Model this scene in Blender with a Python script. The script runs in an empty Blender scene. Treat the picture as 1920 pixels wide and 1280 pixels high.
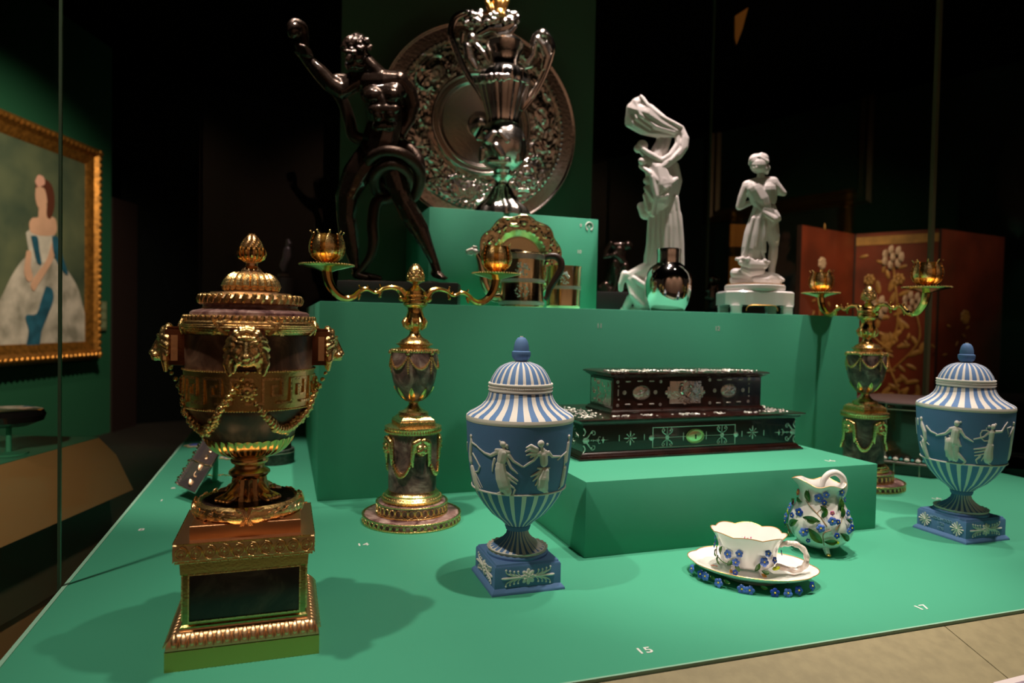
import bpy, bmesh, math, random
from mathutils import Vector, Matrix, noise
PI = math.pi; TAU = 2*PI
random.seed(7)
SC = bpy.context.scene
COL = SC.collection
# ---------------------------------------------------------------- camera
F = 1271.08; HC = 0.42
def _cam():
    th, ph, ro = .3231, .026, .0205
    fw = Vector((math.sin(th)*math.cos(ph), math.cos(th)*math.cos(ph), -math.sin(ph)))
    r = Vector((math.cos(th), -math.sin(th), 0)); u = r.cross(fw)
    return r*math.cos(ro)+u*math.sin(ro), u*math.cos(ro)-r*math.sin(ro), fw
CR, CU, CW = _cam()
CO = Vector((0, 0, HC))
cd = bpy.data.cameras.new('camera'); cam = bpy.data.objects.new('camera', cd); COL.objects.link(cam)
M = Matrix((CR, CU, -CW)).transposed().to_4x4(); M.translation = CO
cam.matrix_world = M
cd.sensor_width = 36; cd.lens = 36*F/1920; cd.clip_start = .02; cd.clip_end = 60
cd.dof.use_dof = True; cd.dof.focus_distance = 1.06; cd.dof.aperture_fstop = 4.3
SC.camera = cam
SC.view_settings.view_transform = 'Standard'; SC.view_settings.look = 'None'
SC.view_settings.gamma = 1; SC.view_settings.use_curve_mapping = False
SC.view_settings.exposure = 0.0
# ---------------------------------------------------------------- dim gallery air
w = bpy.data.worlds.new('world'); SC.world = w; w.use_nodes = True
w.node_tree.nodes['Background'].inputs[0].default_value = (1.0, .72, .55, 1)
w.node_tree.nodes['Background'].inputs[1].default_value = .012
# ---------------------------------------------------------------- spot lamps
def spot(name, loc, aim, power, size=55, blend=.5, rad=.03, col=(1, .86, .72)):
    l = bpy.data.lights.new(name, 'SPOT'); l.energy = power; l.color = col
    l.spot_size = math.radians(size); l.spot_blend = blend; l.shadow_soft_size = rad
    o = bpy.data.objects.new(name, l); COL.objects.link(o); o.location = loc
    d = Vector(aim)-Vector(loc); o.rotation_euler = d.to_track_quat('-Z', 'Y').to_euler()
    return o
LP = 2.45
spot('case_light', (.60, .80, 2.5), (.57, .93, 0), 62*LP, 44, .8)
spot('case_light', (-.72, .80, 2.5), (-.05, 1.02, 0), 54*LP, 50, .8)
spot('case_light', (1.53, .78, 2.5), (1.32, .98, 0), 66*LP, 46, .8)
spot('case_light', (.80, 1.28, 2.5), (.86, 1.32, 0), 62*LP, 32, .6)
spot('case_light', (-.10, 1.98, 2.5), (-.06, 1.98, 0), 56*LP, 26, .6)
spot('case_light', (1.85, 1.32, 2.5), (1.80, 1.36, 0), 52*LP, 34, .6)
spot('case_light', (.72, 1.80, 2.5), (.72, 2.04, .75), 105*LP, 24, .6, col=(1, .84, .74))
spot('case_light', (.30, 1.70, 2.5), (.27, 1.88, .55), 46*LP, 20, .7, .02)
spot('case_light', (1.20, 1.66, 2.5), (1.12, 1.84, .5), 84*LP, 30, .6, col=(1, .80, .74))
spot('case_light', (.95, 1.30, 2.5), (.79, 1.90, .55), 34*LP, 14, .9)  # extra spot added to brighten the gilt plate
# lamps outside the case, some of them added fill
spot('picture_spotlight', (-.6, 4.6, 3.1), (-2.25, 7.3, .75), 520, 62, .9, .05, (1, .8, .6))
spot('picture_spotlight', (-1.7, 3.2, 3.1), (-2.9, 5.8, .6), 260, 60, .9, .05, (1, .8, .6))
spot('figurine_fill', (-.45, 2.5, 2.3), (.0, 3.69, .55), 60, 14, .8, .03, (1, .82, .78))  # added lamp that lifts the bronze figurine out of the dark
spot('screen_spotlight', (3.2, 2.9, 2.8), (4.2, 4.9, .5), 230, 46, .8, .05, (1, .75, .5))
spot('gallery_light', (-.75, -.7, 1.7), (-.95, 2.1, -.25), 150, 26, .8, .05, (1, .76, .52))  # added low lamp that brightens the neighbouring case's fascia and rail
spot('gallery_light', (-1.5, 1.9, 2.6), (-1.45, 2.0, 0), 60, 40, .8, .05, (1, .78, .58))
spot('gallery_light', (5.0, 1.3, 2.8), (3.6, 6.4, 1.6), 110, 80, .8, .05, (1, .8, .6))
for x_ in (-1.6, 1.0, 3.6): spot('reflector_wall_fill', (x_, -1.2, 3.2), (x_, -2.9, .9), 95, 95, .8, .05, (1, .78, .62))  # added lamps lighting the unseen front wall for metal reflections
# ---------------------------------------------------------------- projection helpers (pixels of the 1920x1280 frame -> points on real surfaces)
def ray(x, y): return CR*((x-960)/F)-CU*((y-640)/F)+CW
def onz(x, y, z=0.): d = ray(x, y); return CO+d*((z-HC)/d.z)
def ony(x, y, Y): d = ray(x, y); return CO+d*(Y/d.y)
def onx(x, y, X): d = ray(x, y); return CO+d*(X/d.x)
def atd(x, y, D): return CO+ray(x, y)*D
def proj(p):
    q = Vector(p)-CO; d = q.dot(CW); return 960+F*q.dot(CR)/d, 640-F*q.dot(CU)/d, d
def zof(bx, by, py):
    lo, hi = -1.5, 3.
    for _ in range(45):
        m = (lo+hi)/2
        if proj((bx, by, m))[1] > py: lo = m
        else: hi = m
    return m
FH = Vector((CW.x, CW.y, 0)).normalized()      # horizontal view direction
RH = Vector((FH.y, -FH.x, 0))
class Frame:
    """places a thing at a real spot (base point) and measures it against that spot's own depth"""
    def __init__(s, bx, by, bz): s.b = Vector((bx, by, bz)); s.s = proj(s.b)[2]/F
    def z(s, py): return zof(s.b.x, s.b.y, py)-s.b.z
    def p(s, x, y, d=0.):
        """point where the sight line through a pixel meets the upright plane d px behind the base, local"""
        r = ray(x, y); t = ((s.b-CO).dot(FH)+d*s.s)/r.dot(FH); return CO+r*t-s.b
    def prof(s, pts): return [(h*s.s, s.z(y)) for h, y in pts]
# ---------------------------------------------------------------- object helpers
def tag(o, label=None, cat=None, group=None, kind=None):
    if label: o['label'] = label
    if cat: o['category'] = cat
    if group: o['group'] = group
    if kind: o['kind'] = kind
    return o
def thing(name, label, cat, loc=(0, 0, 0), rz=0, group=None):
    o = bpy.data.objects.new(name, None); COL.objects.link(o); o.location = loc; o.rotation_euler.z = rz
    o.empty_display_size = .02
    return tag(o, label, cat, group)
def smooth(me, ang=35):
    for p in me.polygons: p.use_smooth = True
    me.set_sharp_from_angle(angle=math.radians(ang))
def obj(name, bm, mat, parent=None, ang=35, loc=None, label=None):
    if isinstance(bm, bmesh.types.BMesh):
        bmesh.ops.recalc_face_normals(bm, faces=bm.faces[:])
        me = bpy.data.meshes.new(name); bm.to_mesh(me); bm.free()
        if ang is not None: smooth(me, ang)
    else: me = bm
    if not me.materials:
        for m in (mat if isinstance(mat, (list, tuple)) else [mat]): me.materials.append(m)
    o = bpy.data.objects.new(name, me); COL.objects.link(o)
    if parent: o.parent = parent
    if loc is not None: o.location = loc
    if label: o['label'] = label
    return o
def copy_tree(o, parent=None):
    c = o.copy(); COL.objects.link(c); c.parent = parent
    for ch in [x for x in o.children]: copy_tree(ch, c)
    return c
def struct(name, bm, mat, parent=None, **k):
    o = obj(name, bm, mat, parent, **k)
    if not parent: o['kind'] = 'structure'
    return o
def B(): return bmesh.new()
def box(bm, x0, x1, y0, y1, z0, z1, bev=0, M=None, mi=0):
    r = bmesh.ops.create_cube(bm, size=1)
    vs = r['verts']
    for v in vs: v.co = Vector(((x0+x1)/2+v.co.x*(x1-x0), (y0+y1)/2+v.co.y*(y1-y0), (z0+z1)/2+v.co.z*(z1-z0)))
    fs = set(f for v in vs for f in v.link_faces)
    for f in fs: f.material_index = mi
    if bev:
        es = list(set(e for v in vs for e in v.link_edges))
        q = bmesh.ops.bevel(bm, geom=es, offset=bev, segments=2, affect='EDGES', profile=.5)
        vs = list(set(v for f in q['faces'] for v in f.verts)|set(v for v in vs if v.is_valid))
    if M is not None:
        for v in vs: v.co = M@v.co
    return vs
def lathe(prof, seg=64, mod=None, bm=None, c=(0, 0, 0), mi=None, arc=None, cap=True, tf=None):
    bm = bm or B(); rings = []; NV = bm.verts.new
    class _V:
        def new(s, co): return NV(tf(Vector(co)) if tf else co)
    nv = _V()
    n = seg if arc is None else seg+1
    for i, (r, z) in enumerate(prof):
        if r < 1e-6: rings.append([nv.new((c[0], c[1], c[2]+z))]); continue
        R = []
        for k in range(n):
            t = TAU*k/seg if arc is None else arc[0]+(arc[1]-arc[0])*k/seg
            rr, zz = (mod(t, i, r, z) if mod else (r, z))
            R.append(nv.new((c[0]+rr*math.cos(t), c[1]+rr*math.sin(t), c[2]+zz)))
        rings.append(R)
    for i in range(len(rings)-1):
        a, b = rings[i], rings[i+1]
        for k in range(seg):
            k2 = (k+1) % n if arc is None else k+1
            if len(a) == 1 and len(b) == 1: continue
            if len(a) == 1: f = bm.faces.new((a[0], b[k], b[k2]))
            elif len(b) == 1: f = bm.faces.new((a[k], a[k2], b[0]))
            else: f = bm.faces.new((a[k], a[k2], b[k2], b[k]))
            if mi is not None: f.material_index = mi(k, i) if callable(mi) else mi
    if cap and arc is None:
        for R in (rings[0], rings[-1]):
            if len(R) > 2: bm.faces.new(R)
    return bm
def tube(bm, pts, rad, seg=8, close=False, cap=True, flat=1., mi=0):
    """swept tube; rad is a number, or a list per point"""
    pts = [Vector(p) for p in pts]; n = len(pts); rings = []
    up = None
    for i, p in enumerate(pts):
        if close: t = (pts[(i+1) % n]-pts[i-1])
        else: t = pts[min(i+1, n-1)]-pts[max(i-1, 0)]
        if t.length < 1e-9: t = Vector((0, 0, 1))
        t.normalize()
        if up is None:
            a = Vector((0, 0, 1)) if abs(t.z) < .9 else Vector((1, 0, 0)); up = (a-t*a.dot(t)).normalized()
        else: up = (up-t*up.dot(t)).normalized()
        s = t.cross(up); r = rad[i] if isinstance(rad, (list, tuple)) else rad
        rings.append([bm.verts.new(p+up*(math.cos(TAU*k/seg)*r)+s*(math.sin(TAU*k/seg)*r*flat)) for k in range(seg)])
    m = n if close else n-1
    for i in range(m):
        a, b = rings[i], rings[(i+1) % n]
        for k in range(seg): bm.faces.new((a[k], a[(k+1) % seg], b[(k+1) % seg], b[k])).material_index = mi
    if cap and not close:
        bm.faces.new(rings[0]).material_index = mi; bm.faces.new(rings[-1]).material_index = mi
    return bm
def spline(pts, n=8):
    """Catmull-Rom through points of any dimension"""
    P = [list(p) for p in pts]; P = [P[0]]+P+[P[-1]]; out = []
    for i in range(1, len(P)-2):
        for k in range(n):
            t = k/n
            out.append([.5*(2*b+(c-a)*t+(2*a-5*b+4*c-d)*t*t+(3*b-a-3*c+d)*t**3) for a, b, c, d in zip(P[i-1], P[i], P[i+1], P[i+2])])
    out.append(P[-2]); return out
def cap(bm, a, b, ra, rb, seg=10, fl=None):
    """tapered capsule"""
    a, b = Vector(a), Vector(b); d = b-a; L = d.length
    if L < 1e-6: return ell(bm, a, (ra, ra, ra))
    q = d.to_track_quat('Z', 'Y'); pr = []
    for k in range(4): t = PI/2*(1-k/4); pr.append((ra*math.cos(t), -ra*math.sin(t)))
    pr.append((ra, 0)); pr.append((rb, L))
    for k in range(1, 5): t = PI/2*k/4; pr.append((rb*math.cos(t), L+rb*math.sin(t)))
    pr[0] = (0, -ra); pr[-1] = (0, L+rb)
    return lathe(pr, seg, bm=bm, tf=lambda c: q@c+a)
def ell(bm, c, r, rot=0, axis='Y', seg=16, post=None, mi=None):
    R = Matrix.Rotation(rot, 3, axis); c = Vector(c); m = max(4, seg//2)
    n = len(bm.faces)
    lathe([(math.cos(t) if 0 < k < m else 0, math.sin(t)) for k, t in [(k, -PI/2+PI*k/m) for k in range(m+1)]], seg, bm=bm, mi=mi,
          tf=lambda v: post(R@Vector((v.x*r[0], v.y*r[1], v.z*r[2]))+c) if post else R@Vector((v.x*r[0], v.y*r[1], v.z*r[2]))+c)
    return bm
def chain(bm, pts, seg=10):
    """pts: (x,y,z,r) joined capsules"""
    for p, q in zip(pts, pts[1:]): cap(bm, p[:3], q[:3], p[3], q[3], seg)
def remesh(bm, vox, sm=3, dec=None):
    me = bpy.data.meshes.new('tmp'); bm.to_mesh(me); bm.free()
    o = bpy.data.objects.new('tmp', me); COL.objects.link(o)
    m = o.modifiers.new('r', 'REMESH'); m.mode = 'VOXEL'; m.voxel_size = vox
    if sm: s = o.modifiers.new('s', 'SMOOTH'); s.factor = .5; s.iterations = sm
    if dec: d = o.modifiers.new('d', 'DECIMATE'); d.ratio = dec
    bpy.context.view_layer.update()
    dg = bpy.context.evaluated_depsgraph_get()
    r = bpy.data.meshes.new_from_object(o.evaluated_get(dg)); bpy.data.objects.remove(o); bpy.data.meshes.remove(me)
    for p in r.polygons: p.use_smooth = True
    return r
def figure(fr, bm, vox, sm=3, dec=None):
    """bm drawn in photo pixels (x, depth px, y up = -pixel y) about a frame's spot; returned in metres, local"""
    me = remesh(bm, vox, sm, dec)
    for v in me.vertices: v.co = fr.p(v.co.x, -v.co.z, v.co.y)
    me.update(); return me
def rect_ring(prof, x0, x1, y0, y1, bm=None, top=True, bot=True, mi=None):
    """moulding round a rectangle: prof = (outset, z)"""
    bm = bm or B(); R = []
    for o, z in prof:
        R.append([bm.verts.new(c) for c in ((x0-o, y0-o, z), (x1+o, y0-o, z), (x1+o, y1+o, z), (x0-o, y1+o, z))])
    for i, (a, b) in enumerate(zip(R, R[1:])):
        for k in range(4):
            f = bm.faces.new((a[k], a[(k+1) % 4], b[(k+1) % 4], b[k]))
            if mi: f.material_index = mi(i)
    if bot: bm.faces.new(R[0])
    if top: bm.faces.new(R[-1])
    return bm
# ---------------------------------------------------------------- materials
def lin(c): return tuple(((v/255)/12.92 if v/255 <= .04045 else ((v/255+.055)/1.055)**2.4) for v in c)
def mat(name, col, rough=.5, metal=0, bump=0, bscale=60, var=0, vscale=8, spec=.5, rvar=0, col2=None, coat=0, detail=4, fac=(.35, .65)):
    m = bpy.data.materials.new(name); m.use_nodes = True; t = m.node_tree; N = t.nodes; L = t.links
    b = N['Principled BSDF']; c = tuple(col)+(1,)
    b.inputs['Base Color'].default_value = c; b.inputs['Roughness'].default_value = rough
    b.inputs['Metallic'].default_value = metal; b.inputs['Specular IOR Level'].default_value = spec
    if coat: b.inputs['Coat Weight'].default_value = coat; b.inputs['Coat Roughness'].default_value = .012
    tc = N.new('ShaderNodeTexCoord')
    if var or col2:
        n = N.new('ShaderNodeTexNoise'); n.inputs['Scale'].default_value = vscale; n.inputs['Detail'].default_value = detail
        L.new(tc.outputs['Object'], n.inputs['Vector'])
        r = N.new('ShaderNodeValToRGB'); r.color_ramp.elements[0].position = fac[0]; r.color_ramp.elements[1].position = fac[1]
        c2 = tuple(col2)+(1,) if col2 else tuple(v*(1-var) for v in col)+(1,)
        r.color_ramp.elements[0].color = c2; r.color_ramp.elements[1].color = c
        L.new(n.outputs['Fac'], r.inputs['Fac']); L.new(r.outputs['Color'], b.inputs['Base Color'])
    if bump:
        n = N.new('ShaderNodeTexNoise'); n.inputs['Scale'].default_value = bscale; n.inputs['Detail'].default_value = 3
        L.new(tc.outputs['Object'], n.inputs['Vector'])
        u = N.new('ShaderNodeBump'); u.inputs['Strength'].default_value = bump; u.inputs['Distance'].default_value = .002
        L.new(n.outputs['Fac'], u.inputs['Height']); L.new(u.outputs['Normal'], b.inputs['Normal'])
        if rvar:
            mr = N.new('ShaderNodeMapRange'); mr.inputs['To Min'].default_value = rough-rvar; mr.inputs['To Max'].default_value = rough+rvar
            L.new(n.outputs['Fac'], mr.inputs['Value']); L.new(mr.outputs['Result'], b.inputs['Roughness'])
    return m
GREEN = mat('green painted board', (.060, .35, .22), .55, bump=.12, bscale=900, spec=.35, var=.06, vscale=3)
GREEN2 = mat('green edge filler', (.30, .55, .42), .5)
WHITE = mat('white vinyl lettering', (.8, .8, .78), .5)
TAN = mat('tan laminate', lin((150, 140, 108)), .5, bump=.1, bscale=500, var=.15, vscale=60)
OLIVE = mat('olive grey fascia', lin((95, 88, 68)), .6, bump=.1, bscale=300)
DARK = mat('dark lacquer', (.012, .010, .010), .4)
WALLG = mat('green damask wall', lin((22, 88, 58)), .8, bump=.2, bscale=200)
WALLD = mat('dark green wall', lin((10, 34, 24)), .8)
BLACKW = mat('black unlit void', (.002, .003, .003), 1, spec=.1)  # near black colour stands for the unlit dark
FLOORM = mat('dark gallery floor', lin((34, 28, 22)), .6, var=.3, vscale=3)
GILT = mat('gilt bronze', (1.0, .66, .28), .28, 1, bump=.25, bscale=300, rvar=.06)
GILTB = mat('polished gilt', (1.0, .62, .20), .18, 1, bump=.08, bscale=200)
COPPER = mat('coppery gilt bronze', (.98, .60, .32), .34, 1, bump=.12, bscale=400)
BRASS = mat('satin gilt base', (.66, .45, .13), .38, 1, bump=.1, bscale=500)
SILVER = mat('polished silver', (.90, .82, .76), .13, 1, bump=.15, bscale=120)
SILVERR = mat('chased silver', (.86, .78, .71), .22, 1, bump=.5, bscale=220)
SILVERM = mat('silver mount', (.85, .83, .78), .28, 1, bump=.5, bscale=700)
SGILT = mat('silver gilt', (.98, .84, .50), .14, 1, bump=.1, bscale=200)
BRONZE = mat('dark patinated bronze', (.065, .038, .028), .26, .7, bump=.3, bscale=90, rvar=.06, coat=.8)
EBONY = mat('black plinth', (.018, .016, .015), .42, bump=.1, bscale=90)
PORC = mat('white biscuit porcelain', (.78, .74, .70), .45, bump=.1, bscale=100, spec=.4)
GLAZE = mat('glazed porcelain', (.86, .84, .82), .12, spec=.6, coat=.4)
CHINAG = mat('gilt china edge', (.75, .38, .10), .3, .6)
JBLUE = mat('blue jasper', lin((98, 134, 186)), .62, bump=.15, bscale=900, spec=.25)
JWHITE = mat('white jasper', lin((234, 228, 222)), .6, bump=.1, bscale=700, spec=.25)
WOOD = mat('dark polished rosewood', lin((44, 18, 12)), .25, var=.6, vscale=30, bump=.06, bscale=150, coat=.4)
BHANDLE = mat('dark wooden handle', (.03, .014, .010), .35)
FBLUE = mat('forget me not blue', lin((88, 128, 228)), .25, spec=.6, var=.5, vscale=140)
FDEEP = mat('deep blue petals', lin((35, 70, 170)), .25, spec=.6, var=.4, vscale=140)
FYEL = mat('yellow flower centre', lin((235, 205, 70)), .3)
LEAF = mat('painted porcelain leaf', lin((75, 125, 50)), .25, spec=.6, col2=lin((30, 75, 28)), vscale=60)
LIME = mat('lime bud', lin((190, 205, 40)), .25)
STEM = mat('brown stem', lin((150, 120, 90)), .35)
PINK = mat('pink enamel', lin((190, 90, 140)), .3)
RED = mat('orange red enamel', lin((205, 95, 60)), .3)
def stone(name, dark, mid, light, scale=14, rough=.12):
    m = mat(name, mid, rough, spec=.5, coat=.15 if rough < .3 else 0); t = m.node_tree; N = t.nodes; L = t.links; b = N['Principled BSDF']
    tc = N.new('ShaderNodeTexCoord'); n1 = N.new('ShaderNodeTexNoise'); n1.inputs['Scale'].default_value = scale
    n1.inputs['Detail'].default_value = 8; n1.inputs['Distortion'].default_value = 1.6; n1.inputs['Roughness'].default_value = .62
    L.new(tc.outputs['Object'], n1.inputs['Vector'])
    r = N.new('ShaderNodeValToRGB'); e = r.color_ramp.elements
    e[0].position = .36; e[0].color = tuple(dark)+(1,); e[1].position = .72; e[1].color = tuple(light)+(1,)
    k = e.new(.53); k.color = tuple(mid)+(1,)
    L.new(n1.outputs['Fac'], r.inputs['Fac']); L.new(r.outputs['Color'], b.inputs['Base Color'])
    return m
BJOHN = stone('dark fluorspar', (.010, .005, .007), (.030, .017, .014), (.10, .065, .05), 16, .32)
BJOHNP = stone('pale veined fluorspar', (.06, .022, .03), (.27, .15, .14), (.62, .46, .42), 26, .3)
SILVERP = mat('embossed silver plaque', (.92, .88, .82), .2, 1, bump=1, bscale=160)
BJOHNM = stone('purple veined fluorspar', (.030, .012, .018), (.20, .11, .10), (.60, .44, .38), 18, .3)
def glass(name, ior_f=.04, tint=(1, 1, 1)):
    m = bpy.data.materials.new(name); m.use_nodes = True; t = m.node_tree; N = t.nodes; L = t.links
    N.remove(N['Principled BSDF']); o = N['Material Output']
    tr = N.new('ShaderNodeBsdfTransparent'); tr.inputs[0].default_value = tuple(tint)+(1,)
    g = N.new('ShaderNodeBsdfGlossy'); g.inputs['Roughness'].default_value = 0.0
    mx = N.new('ShaderNodeMixShader'); mx.inputs[0].default_value = .012; L.new(tr.outputs[0], mx.inputs[1]); L.new(g.outputs[0], mx.inputs[2])
    L.new(mx.outputs[0], o.inputs['Surface']); return m
GLASS = glass('case glass', tint=(.97, .99, .97))
SEAM = mat('glass edge seam', lin((70, 90, 70)), .4, spec=.4)
# ================================================================ the display case
T = .4637          # top of the long block
XL, XR, YF, YB = -.316, 2.057, .722, 2.95
case = thing('display_case', 'large glass display case with a green deck holding all the treasures', 'display case', (.87, 1.8, -.9))
cb = Vector((.87, 1.8, -.9))
def cbox(name, m, x0, x1, y0, y1, z0, z1, bev=0, lab=None):
    b = B(); box(b, x0-cb.x, x1-cb.x, y0-cb.y, y1-cb.y, z0-cb.z, z1-cb.z, bev); return obj(name, b, m, case, label=lab)
cbox('deck', GREEN, XL, XR, YF, YB, -.04, 0)
cbox('deck_edge_strip', GREEN2, XL-.006, XL, YF, YB, -.04, .001)
cbox('deck_edge_strip', GREEN2, XL-.006, XR+.006, YF-.003, YF, -.04, .001)
cbox('plinth', OLIVE, XL+.03, XR-.03, YF+.03, YB-.03, -.9, -.04)
SY = onx(111, 1116, XL-.01).y
for a, b_ in ((YF, SY-.003), (SY+.003, YB)): cbox('glass_pane', GLASS, XL-.013, XL-.007, a, b_, -.05, 2.6)
cbox('glass_seam', SEAM, XL-.012, XL-.008, SY-.003, SY+.003, -.05, 2.6)
SY2 = 1.735
for a, b_ in ((YF, SY2-.004), (SY2+.004, YB)): cbox('glass_pane', GLASS, XR+.007, XR+.016, a, b_, -.05, 2.6)
cbox('glass_seam', mat('steel pane clamp rail', lin((120, 110, 85)), .4, .4), XR+.004, XR+.018, SY2-.007, SY2+.007, -.05, 2.6)
for a, b_ in ((XL, 2.022), (2.028, XR)): pass
cbox('glass_pane', GLASS, XL, 2.021, YB+.004, YB+.012, -.05, 2.6)
cbox('glass_seam', SEAM, 2.021, 2.029, YB+.002, YB+.014, -.05, 2.6)
# sloping label rail in front, two boards meeting in a seam
SX = onz(1766, 1166, 0).x
lp0 = onz(1766, 1166, 0); lp1 = onz(1814, 1280, -.03)
def railboard(x0, x1):
    b = B(); n = YF-.004; f = YF-.30; zt, zb = -.004, -.10
    co = [(x0, n, zt), (x1, n, zt), (x1, f, zb), (x0, f, zb), (x0, n, zt-.02), (x1, n, zt-.02), (x1, f, zb-.02), (x0, f, zb-.02)]
    v = [b.verts.new(Vector(c)-cb) for c in co]
    for q in ((0, 1, 2, 3), (7, 6, 5, 4), (0, 4, 5, 1), (1, 5, 6, 2), (2, 6, 7, 3), (3, 7, 4, 0)): b.faces.new([v[i] for i in q])
    return obj('label_rail', b, TAN, case)
railboard(XL-.006, SX-.0008); railboard(SX+.0008, XR+.006)
def sloped(x, y, lift=.0):   # pixel -> point on the sloping rail
    d = ray(x, y); k = .096/.296
    t = (-.004-(YF-.004)*k-HC)/(d.z-k*d.y)      # z = -.004 + (y-(YF-.004))*k
    p = CO+d*t; p.z += lift; return p
card = thing('caption_card', 'pale printed caption card with a small grey picture at the bottom right corner', 'card', sloped(1905, 1278))
b = B(); cc = Vector(card.location); pa = sloped(1862, 1281, .0015); pb = sloped(1930, 1264, .0015)
ux = (pb-pa).normalized(); uy = Vector((0, -1, -.324)).normalized()*.16
q = [pa, pa+ux*.22, pa+ux*.22+uy, pa+uy]; dn = Vector((0, 0, -.0014))
vs = [b.verts.new(p-cc) for p in q]+[b.verts.new(p+dn-cc) for p in q]
for f in ((0, 1, 2, 3), (7, 6, 5, 4), (0, 4, 5, 1), (1, 5, 6, 2), (2, 6, 7, 3), (3, 7, 4, 0)): b.faces.new([vs[i] for i in f])
obj('paper', b, mat('card paper', lin((222, 210, 212)), .6), card)
b = B(); o_ = uy.normalized()*.008+ux*.008+Vector((0, 0, .0004))
vs = [b.verts.new(p-cc) for p in (pa+o_, pa+ux*.2+o_, pa+ux*.2+o_+uy*.6, pa+o_+uy*.6)]; b.faces.new(vs)
obj('printed_picture', b, mat('printed picture', lin((165, 150, 165)), .6, col2=lin((80, 62, 78)), vscale=60), card)
# ---------------------------------------------------------------- green display blocks
def block(label, x0, x1, y0, y1, z0, z1, rz=0, origin=None):
    b = B(); c = Vector(((x0+x1)/2, (y0+y1)/2, z0)) if origin is None else Vector(origin)
    box(b, x0-c.x, x1-c.x, y0-c.y, y1-c.y, 0, z1-z0, .0015)
    o = obj('display_block', b, GREEN); o.location = c; o.rotation_euler.z = rz
    return tag(o, label, 'display block', None)
block('long tall green display block across the middle carrying the statue and white figurines', .0745, 1.655, 1.62, 2.62, 0, T)
block('upper green display block under the silver ewer and dish', .398, .946, 1.98, 2.377, T, .7590)
block('low green display block in front carrying the dark casket', .5162, 1.1985, 1.1054, 1.59, 0, .1385, .0104, (.5162, 1.1054, 0))
b = B(); box(b, -.469, .469, -.01, .01, 0, 1.9)
bp = obj('back_panel', b, mat('shade darkened back panel', (.05, .125, .07), .6, bump=.1, bscale=600)); bp.location = (.639, 2.395, T); tag(bp, 'tall dark green upright back panel behind the silver dish', 'panel')  # green darkened to stand in for the light falling off here
# ---------------------------------------------------------------- the small numbers
def text(s, center, size, normal='up', label='', rz=0., sx=1.):
    cu = bpy.data.curves.new('t', 'FONT'); cu.body = s; cu.align_x = 'CENTER'; cu.align_y = 'CENTER'; cu.size = size; cu.extrude = .0002; cu.offset = size*.012
    o = bpy.data.objects.new('t', cu); COL.objects.link(o)
    bpy.context.view_layer.update(); dg = bpy.context.evaluated_depsgraph_get()
    me = bpy.data.meshes.new_from_object(o.evaluated_get(dg)); bpy.data.objects.remove(o)
    me.materials.clear(); me.materials.append(WHITE)
    for v in me.vertices: v.co.x *= sx
    n = bpy.data.objects.new('number_decal', me); COL.objects.link(n); n.location = center
    n.rotation_euler = (0, 0, rz) if normal == 'up' else (PI/2, 0, rz)
    return tag(n, label, 'number')
up = .0004
for s, (x, y), sz, lb in (('15', (1208, 1220), .021, 'white number 15 on the green deck near the front edge'),
    ('17', (1729, 1139), .021, 'white number 17 on the green deck at the lower right'),
    ('14', (680, 1021), .021, 'white number 14 on the green deck in front of the left candelabrum'),
    ('14', (1756, 935), .021, 'white number 14 on the green deck left of the right blue vase'),
    ('8', (265, 993), .021, 'white number 8 near the left edge of the deck, nearest of three'),
    ('1', (303, 938), .021, 'white number 1 near the left edge of the deck, between two others'),
    ('6', (325, 915), .021, 'white number 6 near the left edge of the deck beside the bracelet')):
    p = onz(x, y, 0); text(s, (p.x, p.y, up), sz, 'up', lb, -.04 if s == '15' else 0, 1.15)
p = onz(1556, 864, .1385); text('16', (p.x, p.y, .1385+up), .021, 'up', 'white number 16 on top of the low block right of the casket', 0, 1.15)
for s, (x, y), lb in (('11', (1124, 611), 'white number 11 on the face of the long block'), ('12', (1345, 616), 'white number 12 on the face of the long block under the male figurine')):
    p = ony(x, y, 1.62); text(s, (p.x, 1.62-up, p.z), .017, 'f', lb)
for s, (x, y), lb in (('9', (1089, 423), 'white number 9 beside the headphone symbol'), ('10', (1086, 472), 'white number 10 on the face of the upper block')):
    p = ony(x, y, 1.98); text(s, (p.x, 1.98-up, p.z), .015, 'f', lb)
p = ony(1105, 424, 1.98); hp = text('5', (p.x, 1.98-up, p.z), .012, 'f', 'white headphone audio guide symbol with a 5 on the upper block'); hp.name = 'audio_symbol'; hp['category'] = 'symbol'
b = B(); s_ = .0125
tube(b, [(math.cos(t)*s_, 0, math.sin(t)*s_) for t in [PI*(-.22+1.44*k/16) for k in range(17)]], .0014, 6)
for sg in (-1, 1): ell(b, (sg*.0078, 0, -.0105), (.0030, .001, .0042), sg*.5)
obj('headband', b, WHITE, hp, loc=(0, 0, 0)).rotation_euler = (-PI/2, 0, 0)
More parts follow.
